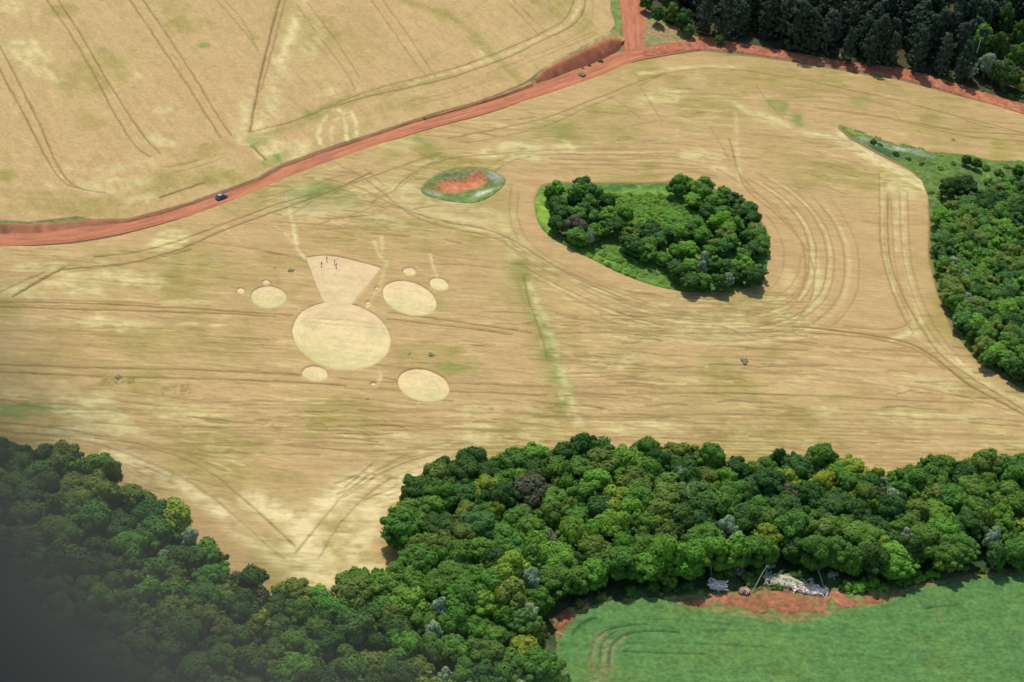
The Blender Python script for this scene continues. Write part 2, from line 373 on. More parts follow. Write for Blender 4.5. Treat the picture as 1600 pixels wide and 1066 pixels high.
# ---- lower field
holes = [ISL, PIT]+[P for P in circ_w.values()]+[fun_w]
cl = Cover([W2], holes, dx=.36, dy=.4, rag=.1, clip=(-205, 232, 362, 745))
cl.nz = fbm(cl.X/9, cl.Y/7, 22, 4)
B = [  # bold dark lines: points, width, strength
    ([(-40, 467), (0, 469), (150, 473), (300, 481), (458, 491)], .42, .75), ([(-40, 477), (0, 478), (200, 484), (330, 488), (430, 493)], .4, .7), ([(0, 466), (120, 468), (250, 474)], .4, .4),
    ([(608, 487), (700, 499), (780, 511), (830, 519)], .42, .75), ([(606, 497), (660, 503), (740, 513), (800, 521)], .42, .7), ([(660, 480), (740, 492), (800, 500)], .5, .3),
    ([(-40, 566), (0, 568), (100, 572), (250, 575), (400, 580), (470, 584)], .42, .7), ([(-40, 578), (0, 580), (130, 586), (300, 590), (470, 596), (540, 601)], .42, .7),
    ([(600, 590), (625, 594)], .4, .6), ([(703, 597), (780, 600), (860, 603)], .42, .6), ([(530, 590), (620, 597)], .42, .5), ([(590, 606), (625, 610)], .4, .5), ([(703, 610), (780, 613), (855, 617)], .42, .6),
    ([(-40, 655), (0, 659), (100, 668), (200, 688), (260, 704), (320, 730), (370, 768), (420, 812), (462, 852)], .42, .62), ([(-40, 668), (0, 672), (60, 676), (150, 690), (220, 715), (300, 750), (350, 790), (400, 835), (445, 872)], .42, .45),
    ([(150, 683), (230, 694), (320, 712), (380, 716)], .4, .5), ([(462, 862), (500, 815), (530, 778), (568, 745), (610, 722), (660, 708), (740, 697), (820, 695)], .42, .5), ([(498, 872), (528, 820), (560, 783), (600, 752), (640, 733), (690, 717), (760, 702)], .42, .45),
    ([(540, 775), (580, 745), (630, 722), (690, 705)], .4, .55), ([(380, 690), (480, 697), (560, 705), (640, 702), (700, 690)], .45, .5), ([(370, 680), (450, 686), (530, 692), (600, 694)], .45, .4),
    ([(95, 420), (200, 411), (250, 398), (292, 385), (340, 362), (400, 340), (450, 322), (500, 304), (545, 286), (580, 268)], .42, .75), ([(110, 424), (180, 414), (240, 404), (300, 388)], .4, .5), ([(150, 400), (220, 392), (290, 372), (340, 352), (400, 330), (450, 312), (500, 300)], .42, .65),
    ([(20, 462), (45, 447), (75, 430), (100, 416)], .6, .8), ([(0, 455), (30, 440), (70, 424)], .5, .45), ([(300, 376), (380, 384), (440, 397), (470, 402)], .45, .45), ([(330, 350), (400, 348), (470, 355)], .4, .3), ([(425, 345), (520, 352), (600, 360)], .45, .35),
    ([(505, 278), (560, 290), (600, 312), (640, 330), (700, 347), (760, 356), (800, 372), (850, 405), (900, 434), (950, 456), (985, 470)], .45, .6), ([(545, 262), (590, 292), (628, 325), (650, 340), (700, 355), (760, 366), (790, 378)], .45, .55),
    ([(800, 385), (850, 416), (905, 445), (960, 464), (1030, 482), (1100, 492), (1180, 500), (1240, 511)], .42, .5), ([(880, 420), (920, 437), (970, 457), (1010, 470)], .42, .6),
    ([(570, 262), (620, 305), (615, 300), (640, 280), (660, 262), (700, 248)], .4, .35), ([(612, 300), (632, 278), (668, 255), (720, 243), (800, 238)], .4, .55), ([(540, 290), (600, 268), (650, 250), (690, 238)], .4, .5),
    ([(700, 215), (760, 204), (850, 185), (900, 165), (960, 142), (1000, 126), (1040, 113)], .42, .55), ([(730, 222), (800, 210), (860, 195), (905, 172), (960, 150)], .42, .4), ([(720, 212), (750, 205), (775, 212)], .5, .6),
    ([(1000, 132), (1040, 113), (1100, 104), (1160, 108), (1230, 120)], .45, .4), ([(1250, 122), (1330, 140), (1400, 155), (1440, 166), (1480, 177), (1540, 190), (1610, 210)], .42, .6), ([(1280, 168), (1350, 176), (1430, 190), (1500, 205), (1610, 210)], .42, .6), ([(1300, 172), (1370, 180), (1450, 198), (1510, 214), (1610, 220)], .42, .55), ([(1290, 150), (1350, 155), (1420, 170)], .4, .35),
    ([(1325, 148), (1370, 158), (1410, 172)], .4, .4), ([(1500, 182), (1560, 190), (1610, 195)], .4, .35), ([(1480, 175), (1530, 195), (1600, 208)], .35, .45),
    ([(860, 247), (930, 250), (1000, 252), (1070, 256)], .4, .45), ([(760, 236), (840, 240), (940, 240), (1060, 244)], .4, .4), ([(860, 255), (960, 256), (1070, 262), (1120, 275)], .42, .5), ([(900, 232), (1000, 230), (1090, 238)], .4, .25),
    ([(1140, 215), (1150, 260), (1168, 300), (1205, 325), (1240, 358), (1268, 400), (1276, 440), (1262, 478), (1240, 505)], .42, .5), ([(1155, 270), (1190, 308), (1225, 335), (1252, 372), (1262, 420), (1252, 460), (1225, 490)], .42, .45), ([(1120, 262), (1180, 300), (1220, 325)], .42, .4),
    ([(1375, 270), (1374, 340), (1378, 400), (1393, 450), (1412, 495), (1428, 520)], .45, .5), ([(1388, 300), (1386, 370), (1395, 425), (1418, 475), (1445, 520), (1475, 560), (1530, 596), (1610, 645)], .45, .6), ([(1382, 330), (1383, 400), (1400, 450), (1425, 500)], .42, .4),
    ([(1240, 508), (1330, 518), (1400, 528), (1440, 542), (1480, 572), (1510, 598), (1560, 625), (1610, 652)], .5, .85), ([(1250, 518), (1340, 524), (1400, 534), (1440, 548), (1475, 575)], .42, .6), ([(1180, 500), (1260, 505), (1330, 512)], .4, .4), ([(1320, 508), (1380, 515), (1410, 512), (1425, 498)], .42, .5), ([(1300, 515), (1370, 522), (1400, 520)], .4, .4),
    ([(870, 520), (960, 518), (1060, 520), (1150, 520), (1250, 515)], .42, .6), ([(880, 583), (960, 580), (1060, 579), (1160, 581), (1280, 584)], .42, .45), ([(900, 615), (980, 616), (1060, 612), (1180, 614), (1300, 618), (1400, 624), (1520, 628)], .42, .55), ([(900, 604), (1000, 601), (1100, 602), (1200, 602)], .42, .5), ([(890, 648), (1000, 652), (1100, 645), (1200, 648)], .42, .5),
    ([(1400, 600), (1480, 612), (1540, 628), (1600, 648)], .42, .4), ([(1200, 635), (1300, 640), (1420, 640), (1500, 645)], .4, .3), ([(0, 515), (60, 517), (130, 521), (220, 526)], .4, .35), ([(210, 550), (330, 548), (420, 552)], .35, .3),
    ([(0, 630), (80, 636), (160, 640), (260, 640)], .45, .45), ([(930, 683), (1000, 681), (1080, 685), (1180, 690), (1300, 692)], .45, .55), ([(620, 640), (720, 642), (840, 646)], .45, .4), ([(600, 672), (700, 668), (830, 672)], .45, .45)]
for p, wd, am in B: w(cl, 'D', p, wd, am)
# cross lines in the far right of the lower field
for p in [[(1110, 195), (1125, 220), (1140, 250)], [(1180, 130), (1205, 165), (1225, 185)], [(1385, 255), (1345, 225), (1300, 215)], [(1000, 135), (1020, 165), (1035, 190)], [(1455, 180), (1490, 195)], [(1400, 178), (1410, 190)], [(330, 310), (360, 330), (385, 345)], [(955, 150), (985, 170), (1000, 185)], [(640, 230), (690, 255)]]: w(cl, 'D', p, .35, .35)
# pale worn paths
for p, wd, am in [([(447, 305), (452, 322), (456, 345), (461, 372), (464, 390), (484, 404)], .7, .9), ([(600, 325), (598, 360), (597, 395)], .6, .4), ([(604, 405), (600, 425), (590, 452)], .7, .6), ([(588, 455), (580, 468), (573, 478)], .6, .6), ([(672, 395), (677, 415), (684, 432)], .6, .6), ([(583, 375), (592, 400), (604, 408)], .7, .5),
              ([(592, 572), (598, 590), (586, 603)], .6, .6), ([(430, 350), (455, 372), (464, 388)], .5, .4), ([(340, 345), (380, 380)], .4, .3), ([(1375, 280), (1380, 350), (1386, 420), (1408, 470), (1440, 520)], 1., .5), ([(1405, 280), (1400, 340), (1402, 390)], 1.2, .4),
              ([(800, 382), (850, 412), (905, 441), (960, 462), (1030, 480)], .9, .6), ([(790, 360), (820, 380), (800, 400)], 3, .4), ([(620, 315), (650, 335), (700, 350), (770, 360), (800, 375)], 1., .6), ([(560, 285), (600, 305), (640, 330)], 1.6, .5),
              ([(1190, 178), (1250, 205), (1300, 210), (1340, 235), (1390, 262), (1440, 290)], 2.6, .75), ([(1150, 160), (1190, 185), (1240, 212)], 2., .5), ([(1270, 395), (1278, 440), (1268, 480), (1240, 512)], 1.4, .5), ([(1430, 520), (1480, 550), (1530, 590), (1600, 630)], 2.2, .6), ([(1440, 500), (1420, 520), (1390, 530)], 1.2, .7),
              ([(1150, 175), (1152, 235), (1155, 290)], .9, .4), ([(400, 780), (430, 800), (465, 808), (500, 795), (530, 765), (570, 740)], 4, .85), ([(470, 812), (475, 840), (470, 858)], 5, .8), ([(560, 780), (540, 830), (520, 860), (500, 885)], 2.4, .6), ([(480, 905), (530, 900), (570, 895)], 4, .8), ([(585, 820), (560, 850), (540, 870)], 3.5, .55),
              ([(150, 700), (220, 725), (290, 755), (340, 800), (380, 840), (440, 880)], 2.2, .6), ([(640, 735), (600, 775), (580, 800)], 3.5, .6), ([(240, 730), (300, 765)], 3, .5), ([(1000, 115), (1080, 102), (1160, 105)], 1.4, .5), ([(440, 870), (470, 880), (520, 870)], 2, .5), ([(1280, 440), (1275, 480)], 3, .4)]: w(cl, 'P', p, wd, am, brk=.2)

for p in [[(812, 300), (806, 340), (826, 380), (868, 408), (920, 432), (980, 456), (1050, 470)], [(800, 290), (794, 340), (812, 378)], [(830, 268), (900, 262), (980, 264), (1060, 262), (1110, 274)], [(1060, 468), (1130, 474), (1190, 462), (1222, 432), (1228, 390), (1212, 350), (1180, 320)], [(1205, 470), (1245, 440), (1252, 400)], [(1140, 490), (1200, 484), (1240, 462), (1262, 430)], [(900, 440), (960, 466), (1040, 486), (1120, 496)], [(1030, 478), (1120, 484), (1180, 480)]]: w(cl, 'D', p, .36, .32)
for k_ in range(16):
    y_ = 640+k_*5.2; w(cl, 'D', [(random.uniform(880, 1000), y_), (1100+random.uniform(-60, 60), y_+random.uniform(-2, 3)), (1300, y_+random.uniform(0, 4)), (random.uniform(1400, 1620), y_+random.uniform(2, 8))], .36, random.uniform(.25, .5), brk=.9)
for k_ in range(12):
    y_ = 625+k_*6.5; w(cl, 'D', [(random.uniform(100, 400), y_), (500+random.uniform(-60, 60), y_+random.uniform(-3, 4)), (random.uniform(700, 850), y_+random.uniform(-2, 6))], .36, random.uniform(.25, .45), brk=.9)
for k_ in range(9):
    y_ = 468+k_*6; w(cl, 'D', [(random.uniform(900, 1020), y_), (1120+random.uniform(-30, 30), y_+random.uniform(-3, 3)), (random.uniform(1180, 1300), y_+random.uniform(0, 8))], .36, random.uniform(.3, .55), brk=.9)
for p, wd_, am in [([(395, 775), (430, 800), (468, 812)], 3.6, .85), ([(468, 812), (500, 800), (540, 765), (575, 742)], 3.8, .85), ([(476, 815), (482, 850), (490, 875)], 5, .9), ([(575, 800), (605, 772), (650, 740), (690, 722)], 4, .8), ([(470, 902), (530, 904), (585, 892)], 3.6, .85), ([(575, 828), (550, 862)], 3.4, .7), ([(170, 702), (250, 738), (320, 775), (350, 800)], 2.4, .7), ([(345, 790), (400, 835), (455, 876)], .9, .5), ([(500, 868), (528, 815), (560, 778)], .9, .5)]: w(cl, 'S', p, wd_, am, brk=.25)
def ring_tracks():
    P = smooth_poly(ISL, True, 1); T = np.roll(P, -1, 0)-np.roll(P, 1, 0); T /= np.linalg.norm(T, axis=1)[:, None]; n_ = np.stack([-T[:, 1], T[:, 0]], 1)
    if ((P+n_-P.mean(0))**2).sum() < ((P-P.mean(0))**2).sum(): n_ = -n_
    c = P.mean(0); an = np.arctan2(P[:, 1]-c[1], P[:, 0]-c[0])
    def seg(off, a0, a1, k, w_, am, **kw):
        Q = np.array([p+m*off for p, m, a in sorted(zip(P, n_, (an-a0) % (2*math.pi)), key=lambda t: t[2]) if a < (a1-a0) % (2*math.pi)])
        # keep the run smooth
        Q = np.array([Q[max(0, i-3):i+4].mean(0) for i in range(len(Q))]); cl.stroke(k, Q, w_, am, **kw)
    for off, wd_, am in ((5, 5, .9), (11, 4, .6)): seg(off, -3.1, 3.1, 'B', wd_, am); seg(off, -3.1, 3.1, 'Q', wd_, 1)
    for off, a0, a1, am in ((14, -2.9, .9, .5), (16.3, -2.9, .8, .45), (20, -2.7, .9, .5), (22.3, -2.6, .7, .4), (26, -1.9, .6, .4), (15, 1.1, 2.6, .35), (18, 1.2, 2.9, .4), (21, .9, 2.8, .35), (31, -1.2, .5, .3), (12, -2.7, -1.2, .4)): seg(off, a0, a1, 'D', .36, am)
    for off, a0, a1, am in ((15.2, -2.9, .8, .55), (21.2, -2.6, .8, .5), (27.5, -1.6, .5, .4), (24, -2.2, -1., .5), (19.5, 1.2, 2.8, .4)): seg(off, a0, a1, 'P', .8, am)
    for p in [[(1452, 300), (1436, 282), (1400, 262), (1350, 232), (1312, 208)]]: w(cl, 'S', p, 1.6, .5); w(cl, 'P', p, 2.6, .7)
    for dx in (-22, -34, -48): w(cl, 'D', [(1440+dx, 300), (1442+dx, 360), (1446+dx, 410), (1462+dx, 465), (1488+dx, 520), (1530+dx, 566)], .36, .35)
    w(cl, 'P', [(1412, 300), (1410, 380), (1420, 440), (1440, 500)], 1.1, .5)
# drainage line of green weeds
w(cl, 'O', [(785, 330), (798, 380), (810, 420), (822, 470), (840, 520), (852, 560), (866, 610), (876, 650), (892, 710)], 3.4, .8)
w(cl, 'G', [(812, 415), (822, 450), (834, 485), (850, 520), (860, 560), (875, 600), (890, 640), (906, 695)], 2.6, .9, brk=.9, jit=.9); w(cl, 'P', [(826, 440), (842, 480), (856, 512), (866, 550), (880, 592), (898, 640), (915, 690), (920, 705)], 1.5, .95, brk=.4)
dl = np.array([(812, 415), (822, 450), (834, 485), (850, 512), (858, 545), (868, 580), (880, 610), (890, 645), (905, 690)], float)
for k_ in range(30):
    t_ = random.uniform(0, 8); a_ = int(min(t_, 7.99)); q_ = dl[a_]*(1-(t_-a_))+dl[min(a_+1, 8)]*(t_-a_)
    cl.blob('O' if random.random() < .4 else 'P', q_[0]+random.gauss(0, 2.5), q_[1]+random.gauss(0, 3), random.uniform(3, 8), random.uniform(4, 12), amp=random.uniform(.6, 1), ang=-20)
w(cl, 'D', [(818, 430), (826, 465), (838, 500), (848, 530), (855, 560)], .45, .5)
w(cl, 'O', [(640, 205), (665, 228), (700, 258), (740, 250)], 2.6, .75); w(cl, 'G', [(655, 215), (680, 240)], 1.8, .5)
w(cl, 'B', [(835, 540), (848, 580), (860, 620)], 3, .8)
for a in [(1215, 165, 30, 14, .6, 25), (1250, 185, 26, 14, .7, 25), (480, 305, 50, 18, .65, -10), (500, 290, 30, 10, .6, -5), (545, 315, 40, 10, .6, 5), (1350, 160, 40, 10, .5, 5), (1365, 172, 16, 5, .7, 5), (455, 421, 5, 4, 1, 0), (430, 418, 3, 3, .8, 0), (300, 405, 60, 10, .3, 0), (1150, 85, 70, 5, .55, 4), (560, 566, 10, 3, .8, 0), (700, 572, 40, 6, .5, 3), (670, 553, 10, 4, .6, 0), (640, 551, 5, 4, .6, 0), (40, 640, 60, 14, .7, 0), (860, 205, 60, 14, .3, -15), (1000, 215, 40, 6, .3, 0), (1300, 228, 10, 4, .4, 0)]: cl.blob('G', *a[:4], amp=a[4], ang=a[5])
for a in [(120, 440, 150, 26, .55, -6), (45, 418, 60, 12, .7, -3), (210, 445, 60, 16, .5, 0), (150, 500, 60, 12, .6, 0), (215, 505, 60, 12, .6, 0), (100, 600, 20, 12, .3, 0), (40, 615, 50, 12, .6, 0), (130, 640, 80, 30, .75, 5), (150, 665, 60, 22, .7, 0), (280, 640, 90, 14, .45, 0), (260, 375, 40, 14, .7, -15), (540, 330, 90, 24, .5, 5), (600, 230, 70, 20, .3, -18), (840, 235, 80, 14, .8, -3), (800, 228, 40, 10, .6, 0), (700, 330, 90, 20, .4, 5), (1100, 500, 90, 30, .5, 3), (980, 560, 40, 14, .5, 0), (1500, 655, 120, 16, .35, 8), (1480, 600, 60, 12, .55, 12), (760, 640, 90, 10, .4, 0), (700, 690, 120, 16, .5, 0), (480, 850, 60, 40, .5, 0), (1250, 610, 100, 10, .2, 0), (1030, 150, 60, 14, .5, -5), (1100, 245, 70, 12, .4, 8), (1130, 265, 40, 8, .5, 15), (1410, 660, 120, 12, .35, 0), (1300, 640, 50, 8, .5, 0), (1000, 665, 90, 14, .45, 0), (1200, 690, 160, 14, .3, 0), (1400, 290, 40, 16, .5, 25), (640, 300, 60, 14, .5, 20), (450, 900, 40, 8, .4, 0), (805, 375, 24, 12, .7, 20), (1230, 430, 18, 26, .4, 0), (300, 470, 60, 4, .4, 0), (1080, 590, 60, 5, .3, 0), (280, 505, 40, 3, .7, 0), (340, 507, 20, 3, .7, 0)]: cl.blob('P', *a[:4], amp=a[4], ang=a[5])
for a in [(480, 310, 50, 22, .55, -10), (840, 232, 34, 10, .5, -3), (700, 290, 60, 30, .35, 0), (530, 322, 60, 12, .4, 5), (1350, 215, 30, 6, .5, 10), (700, 345, 80, 8, .2, 0), (130, 655, 60, 20, .4, 0)]: cl.blob('Y', *a[:4], amp=a[4], ang=a[5])
for a in [(250, 430, 260, 50, .45, 0), (230, 530, 240, 40, .55, 0), (100, 560, 120, 60, .4, 0), (640, 380, 200, 30, .3, 0), (1250, 125, 160, 30, .65, 5), (1200, 112, 60, 24, .4, 0), (1500, 210, 120, 24, .5, 6), (1450, 150, 100, 16, .4, 8), (880, 195, 80, 22, .5, -15), (620, 350, 60, 20, .5, 0), (560, 240, 60, 12, .4, -15), (100, 640, 120, 30, .3, 0), (800, 430, 26, 50, .5, 0), (650, 550, 60, 20, .55, 0), (700, 575, 70, 10, .5, 0), (480, 660, 60, 30, .2, 0), (900, 290, 30, 10, 0, 0), (780, 310, 20, 26, .4, 0), (860, 650, 30, 40, .5, 0), (440, 750, 60, 20, .4, 0), (430, 780, 60, 10, .3, 0), (1030, 110, 60, 8, .4, -8), (1470, 545, 26, 10, .6, 30), (520, 360, 120, 10, .4, 0)]: cl.blob('O', *a[:4], amp=a[4], ang=a[5])
for a in [(820, 300, 22, 26, .8, 0), (850, 380, 60, 10, .8, 30), (940, 430, 90, 12, .9, 25), (1100, 470, 110, 10, .9, 3), (1220, 400, 22, 50, .9, 0), (1350, 400, 70, 90, .6, 0), (1430, 350, 20, 60, .9, 0), (1470, 480, 26, 40, .7, 30), (1300, 300, 120, 50, .35, 0), (1000, 270, 150, 12, .9, 0), (1080, 160, 90, 24, .8, 0), (1100, 220, 60, 30, .4, 0), (280, 590, 240, 10, .7, 1), (300, 485, 240, 7, .7, 1), (640, 412, 120, 12, .7, 4), (370, 455, 60, 40, .45, 0), (750, 520, 90, 50, .4, 0), (950, 600, 60, 20, .6, 0), (1250, 560, 240, 40, .3, 0), (320, 840, 70, 50, .9, 40), (590, 840, 24, 40, .9, 20), (470, 655, 70, 14, .6, 0), (550, 680, 160, 12, .5, 0), (420, 730, 100, 24, .45, 0), (700, 370, 90, 8, .6, 5), (100, 392, 160, 8, .6, -3), (760, 200, 160, 12, .6, -18), (1060, 92, 90, 6, .7, -5), (1400, 130, 120, 8, .6, 7), (170, 600, 40, 6, .6, 0), (1340, 195, 60, 12, .6, 5), (820, 620, 40, 20, .5, 0), (600, 545, 40, 16, .5, 0)]: cl.blob('B', *a[:4], amp=a[4], ang=a[5])
# lodged wisps: many short wavy lines along the sowing rows
def wisps(cv, n, box, k, wd, am, lmin, lmax, ang=0.0, spread=.05, z=.7):
    x0, y0, x1, y1 = box
    n = int(n*1.3)
    for _ in range(n):
        px, py = random.uniform(x0, x1), random.uniform(y0, y1)
        if fbm(np.array([px/60.]), np.array([py/22.]), 33)[0] < random.uniform(-.5, .25): continue
        c = np.array(at(px, py, z)); a = rowang+R(ang)+random.gauss(0, spread); L = random.uniform(lmin, lmax)
        t = np.linspace(-.5, .5, 5); wob = np.cumsum(np.random.RandomState(random.randrange(1 << 30)).normal(0, .35, 5))
        P = c+np.outer(t*L, [math.cos(a), math.sin(a)])+np.outer(wob, [-math.sin(a), math.cos(a)])
        cv.stroke(k, P, wd*random.uniform(.8, 1.3), am*random.uniform(.4, 1), .12, .3)
for k, f in (('D', 1), ('P', 1.3)):
    wisps(cl, int(130*f), (880, 540, 1600, 700), k, .42, .6, 4, 22)
    wisps(cl, int(120*f), (0, 620, 880, 712), k, .42, .6, 4, 20)
    wisps(cl, int(110*f), (960, 455, 1260, 535), k, .42, .65, 4, 18, 0, .12)
    wisps(cl, int(60*f), (860, 450, 1040, 640), k, .4, .55, 3, 14)
    wisps(cl, int(60*f), (500, 250, 800, 380), k, .38, .5, 3, 14, -4, .25)
    wisps(cl, int(60*f), (420, 270, 620, 350), k, .4, .55, 3, 12, 8, .35)
    wisps(cl, int(70*f), (700, 170, 1100, 270), k, .38, .4, 4, 18, 4, .12)
    wisps(cl, int(60*f), (1050, 110, 1600, 235), k, .38, .4, 4, 22, 0, .12)
    wisps(cl, int(80*f), (0, 400, 480, 620), k, .36, .38, 4, 22)
    wisps(cl, int(50*f), (560, 380, 900, 620), k, .36, .4, 4, 16)
    wisps(cl, int(50*f), (1040, 180, 1420, 480), k, .34, .28, 4, 16, -3, .15)
    wisps(cl, int(30*f), (120, 690, 360, 780), k, .42, .5, 4, 14, -22, .15)
    wisps(cl, int(34*f), (540, 700, 720, 790), k, .42, .55, 4, 14, 22, .25)
    wisps(cl, int(30*f), (1270, 200, 1440, 300), k, .4, .45, 3, 12, -25, .15)
    wisps(cl, int(20*f), (1100, 690, 1640, 735), k, .42, .5, 6, 22)
wisps(cl, 60, (160, 586, 210, 600), 'D', .3, .6, .6, 1.6, 70, .6); wisps(cl, 30, (252, 600, 296, 614), 'D', .3, .6, .6, 1.6, 70, .8)
wisps(cl, 40, (395, 640, 520, 672), 'D', .35, .5, 1, 3, 20, .8)
for a in [(1350, 380, 200, 160), (1080, 160, 240, 60), (1300, 570, 260, 45), (1430, 480, 120, 90), (820, 320, 60, 60), (600, 840, 60, 60), (320, 830, 90, 60)]: cl.blob('Q', *a)
ring_tracks()
paint(cl, [.350, .248, .097], rowdir, .07, -.06, 1.0)
# the crop colour is more olive, a little darker, towards the left of the field
cl.build('wheat_field', m_wheat, .36, .95, soil=[.33, .235, .095], label='ripe wheat field around the round copse, holding the flattened crop circles', cat='field', kind='stuff')

# ------------------------------------------------------------------ crop circle shapes
m_flat = cover_mat('flattened_straw', .10, 1.6, .25, .07, .3)
CT = {'big': ('largest flattened wheat disc, under the neck of the funnel shape', 1), 'right': ('flattened wheat disc right of the funnel shape, a small disc at its shoulder', 2),
      'lower': ('flattened wheat disc below and right of the largest disc', 3), 'left': ('medium flattened wheat disc alone at the left of the funnel shape', 4),
      'sbl': ('small flattened wheat disc just below the lower left rim of the largest disc', 5), 'sr': ('small flattened disc touching the upper right of the right hand disc', 6),
      't1': ('rough pale flattened spot just above the right hand disc', 7), 't2': ('tiny flattened spot left of the medium left disc', 8), 't3': ('tiny flattened spot just above the medium left disc', 9),
      't4': ('tiny flattened dot between the small lower disc and the lower right disc', 10), 't5': ('tiny flattened dot between the funnel and the right hand disc', 11), 't6': ('tiny flattened dot below right of the funnel, near its neck', 12)}
def flat_patch(nm, P, label, name, seed, dx=.35, z=.14):
    c = P.mean(0); P2 = c+(P-c)*1.02
    cv = Cover([P2], dx=dx, dy=dx, pad=1, rag=.2)
    X, Y = cv.X-c[0], cv.Y-c[1]; r = np.hypot(X, Y); th = np.arctan2(Y, X); Rm = np.abs(P-c).max()
    sw = fbm(th*4+r*.35, r*.9, seed, 3); bl = fbm(X/6, Y/6, seed+5, 3); lay = fbm(cv.X/14, cv.Y/1.2, seed+9, 3)
    C = np.zeros(X.shape+(3,))+np.array([.545, .42, .205])
    C = mixc(C, [.40, .36, .145], np.clip(sstep(-.1, .5, bl)*.5+sstep(.2, -.9, Y/Rm)*.45, 0, .8)); C = mixc(C, [.49, .345, .19], np.clip(sstep(0, 1, Y/Rm+.3*bl)*.6 if nm != 'fun' else .6*np.ones(X.shape), 0, 1))
    C = C*(1+.13*sw+.10*lay+.03*rng.normal(0, 1, X.shape))[..., None]
    if nm == 'big':
        for q in ([(462, 497), (540, 500), (605, 508)], [(470, 503), (600, 513)]): cv.stroke('D', atl(q, .1), .35, .35)
        C = mixc(C, [.28, .2, .09], cv.c('D'))
    cv.C = C; cv.h = .09*sw+.03*lay
    return cv.build(name, m_flat, z, .35 if nm != 'fun' else .8, under=-.2, label=label, cat='crop circle', group='flattened shapes of the crop circle')
for nm, P in circ_w.items(): flat_patch(nm, P, CT[nm][0], 'crop_circle', CT[nm][1]*7)
flat_patch('fun', fun_w, 'flattened wheat funnel shape widening upward from the largest disc', 'crop_funnel', 99, z=.17)

# ------------------------------------------------------------------ roads
m_road = cover_mat('red_dirt_road', .10, .5, .2, .10, .15)
def road(name, pts, widths, label, z=.03):
    P = smooth_poly(atl(pts), False, 3); n = len(P)
    wv = np.interp(np.linspace(0, 1, n), np.linspace(0, 1, len(widths)), widths)
    T = np.gradient(P, axis=0); T /= np.linalg.norm(T, axis=1)[:, None]; Nn = np.stack([-T[:, 1], T[:, 0]], 1)
    # denser along the length
    L = np.concatenate([[0], np.cumsum(np.linalg.norm(np.diff(P, axis=0), axis=1))]); tt = np.arange(0, L[-1], .7)
    P = np.stack([np.interp(tt, L, P[:, 0]), np.interp(tt, L, P[:, 1])], 1); Nn = np.stack([np.interp(tt, L, Nn[:, 0]), np.interp(tt, L, Nn[:, 1])], 1); wv = np.interp(tt, L, wv)
    ks = np.linspace(-1, 1, 25); n = len(P)
    edge = 1+.05*fbm(tt/3, tt*0, 51)
    XY = P[:, None]+Nn[:, None]*(ks[None, :, None]*(wv*edge)[:, None, None]*.5)
    S, K = np.meshgrid(tt, ks, indexing='ij')
    tr = np.exp(-((np.abs(K+.04*fbm(S/14, S*0, 53))-.36)/.13)**2)
    C = np.zeros(S.shape+(3,))+RED*1.0
    C = mixc(C, [.385, .158, .085], tr*np.clip(.55+.7*fbm(S/25, K*2, 55), 0, 1)); C = mixc(C, REDD*1.15, np.clip((np.abs(K)-.72)/.3, 0, 1)*.6*(1+fbm(S/4, K*3, 56)))
    C = mixc(C, [.40, .17, .09], np.clip(.35+fbm(S/60, K, 57)*1.2, 0, 1)*.35)
    C = C*(1+.34*fbm(S/7, K*4, 58)+.10*fbm(S/1.2, K*9, 66)+.04*rng.normal(0, 1, S.shape))[..., None]
    Z = z-.05*tr+.03*fbm(S/3, K*5, 59)
    co = np.concatenate([XY, Z[..., None]], -1).reshape(-1, 3); idx = np.arange(n*25).reshape(n, 25)
    q = np.stack([idx[:-1, :-1], idx[:-1, 1:], idx[1:, 1:], idx[1:, :-1]], -1).reshape(-1, 4)[:, ::-1]
    o = link(name, raw_mesh(name, co, q, C.reshape(-1, 3)), None, m_road); tag(o, label, 'road', kind='structure')
road('dirt_road', [(-120, 377), (0, 374), (60, 373), (120, 368), (180, 357), (240, 342), (300, 325), (347, 309), (400, 287), (441, 267), (528, 236), (580, 219), (640, 200), (680, 189), (740, 173), (780, 161), (820, 147), (860, 136), (900, 121), (940, 106), (975, 90), (1003, 84), (1051, 77), (1100, 69), (1150, 77), (1200, 83), (1250, 91), (1300, 99), (1350, 108), (1400, 115), (1450, 128), (1500, 143), (1550, 154), (1600, 170), (1720, 205)],
     [8.5, 7.5, 7.5, 8, 8, 7.5, 7.5, 8, 9, 7, 5.5, 5.5, 6, 6.5, 7], 'red dirt road winding between the two wheat fields', .15)
road('side_road', [(990, 92), (992, 75), (990, 55), (990, 30), (985, 0), (980, -40), (960, -110)], [9, 8, 9.5, 10.5, 10.5, 10], 'red dirt side road running up between the field and the pine wood', .10)

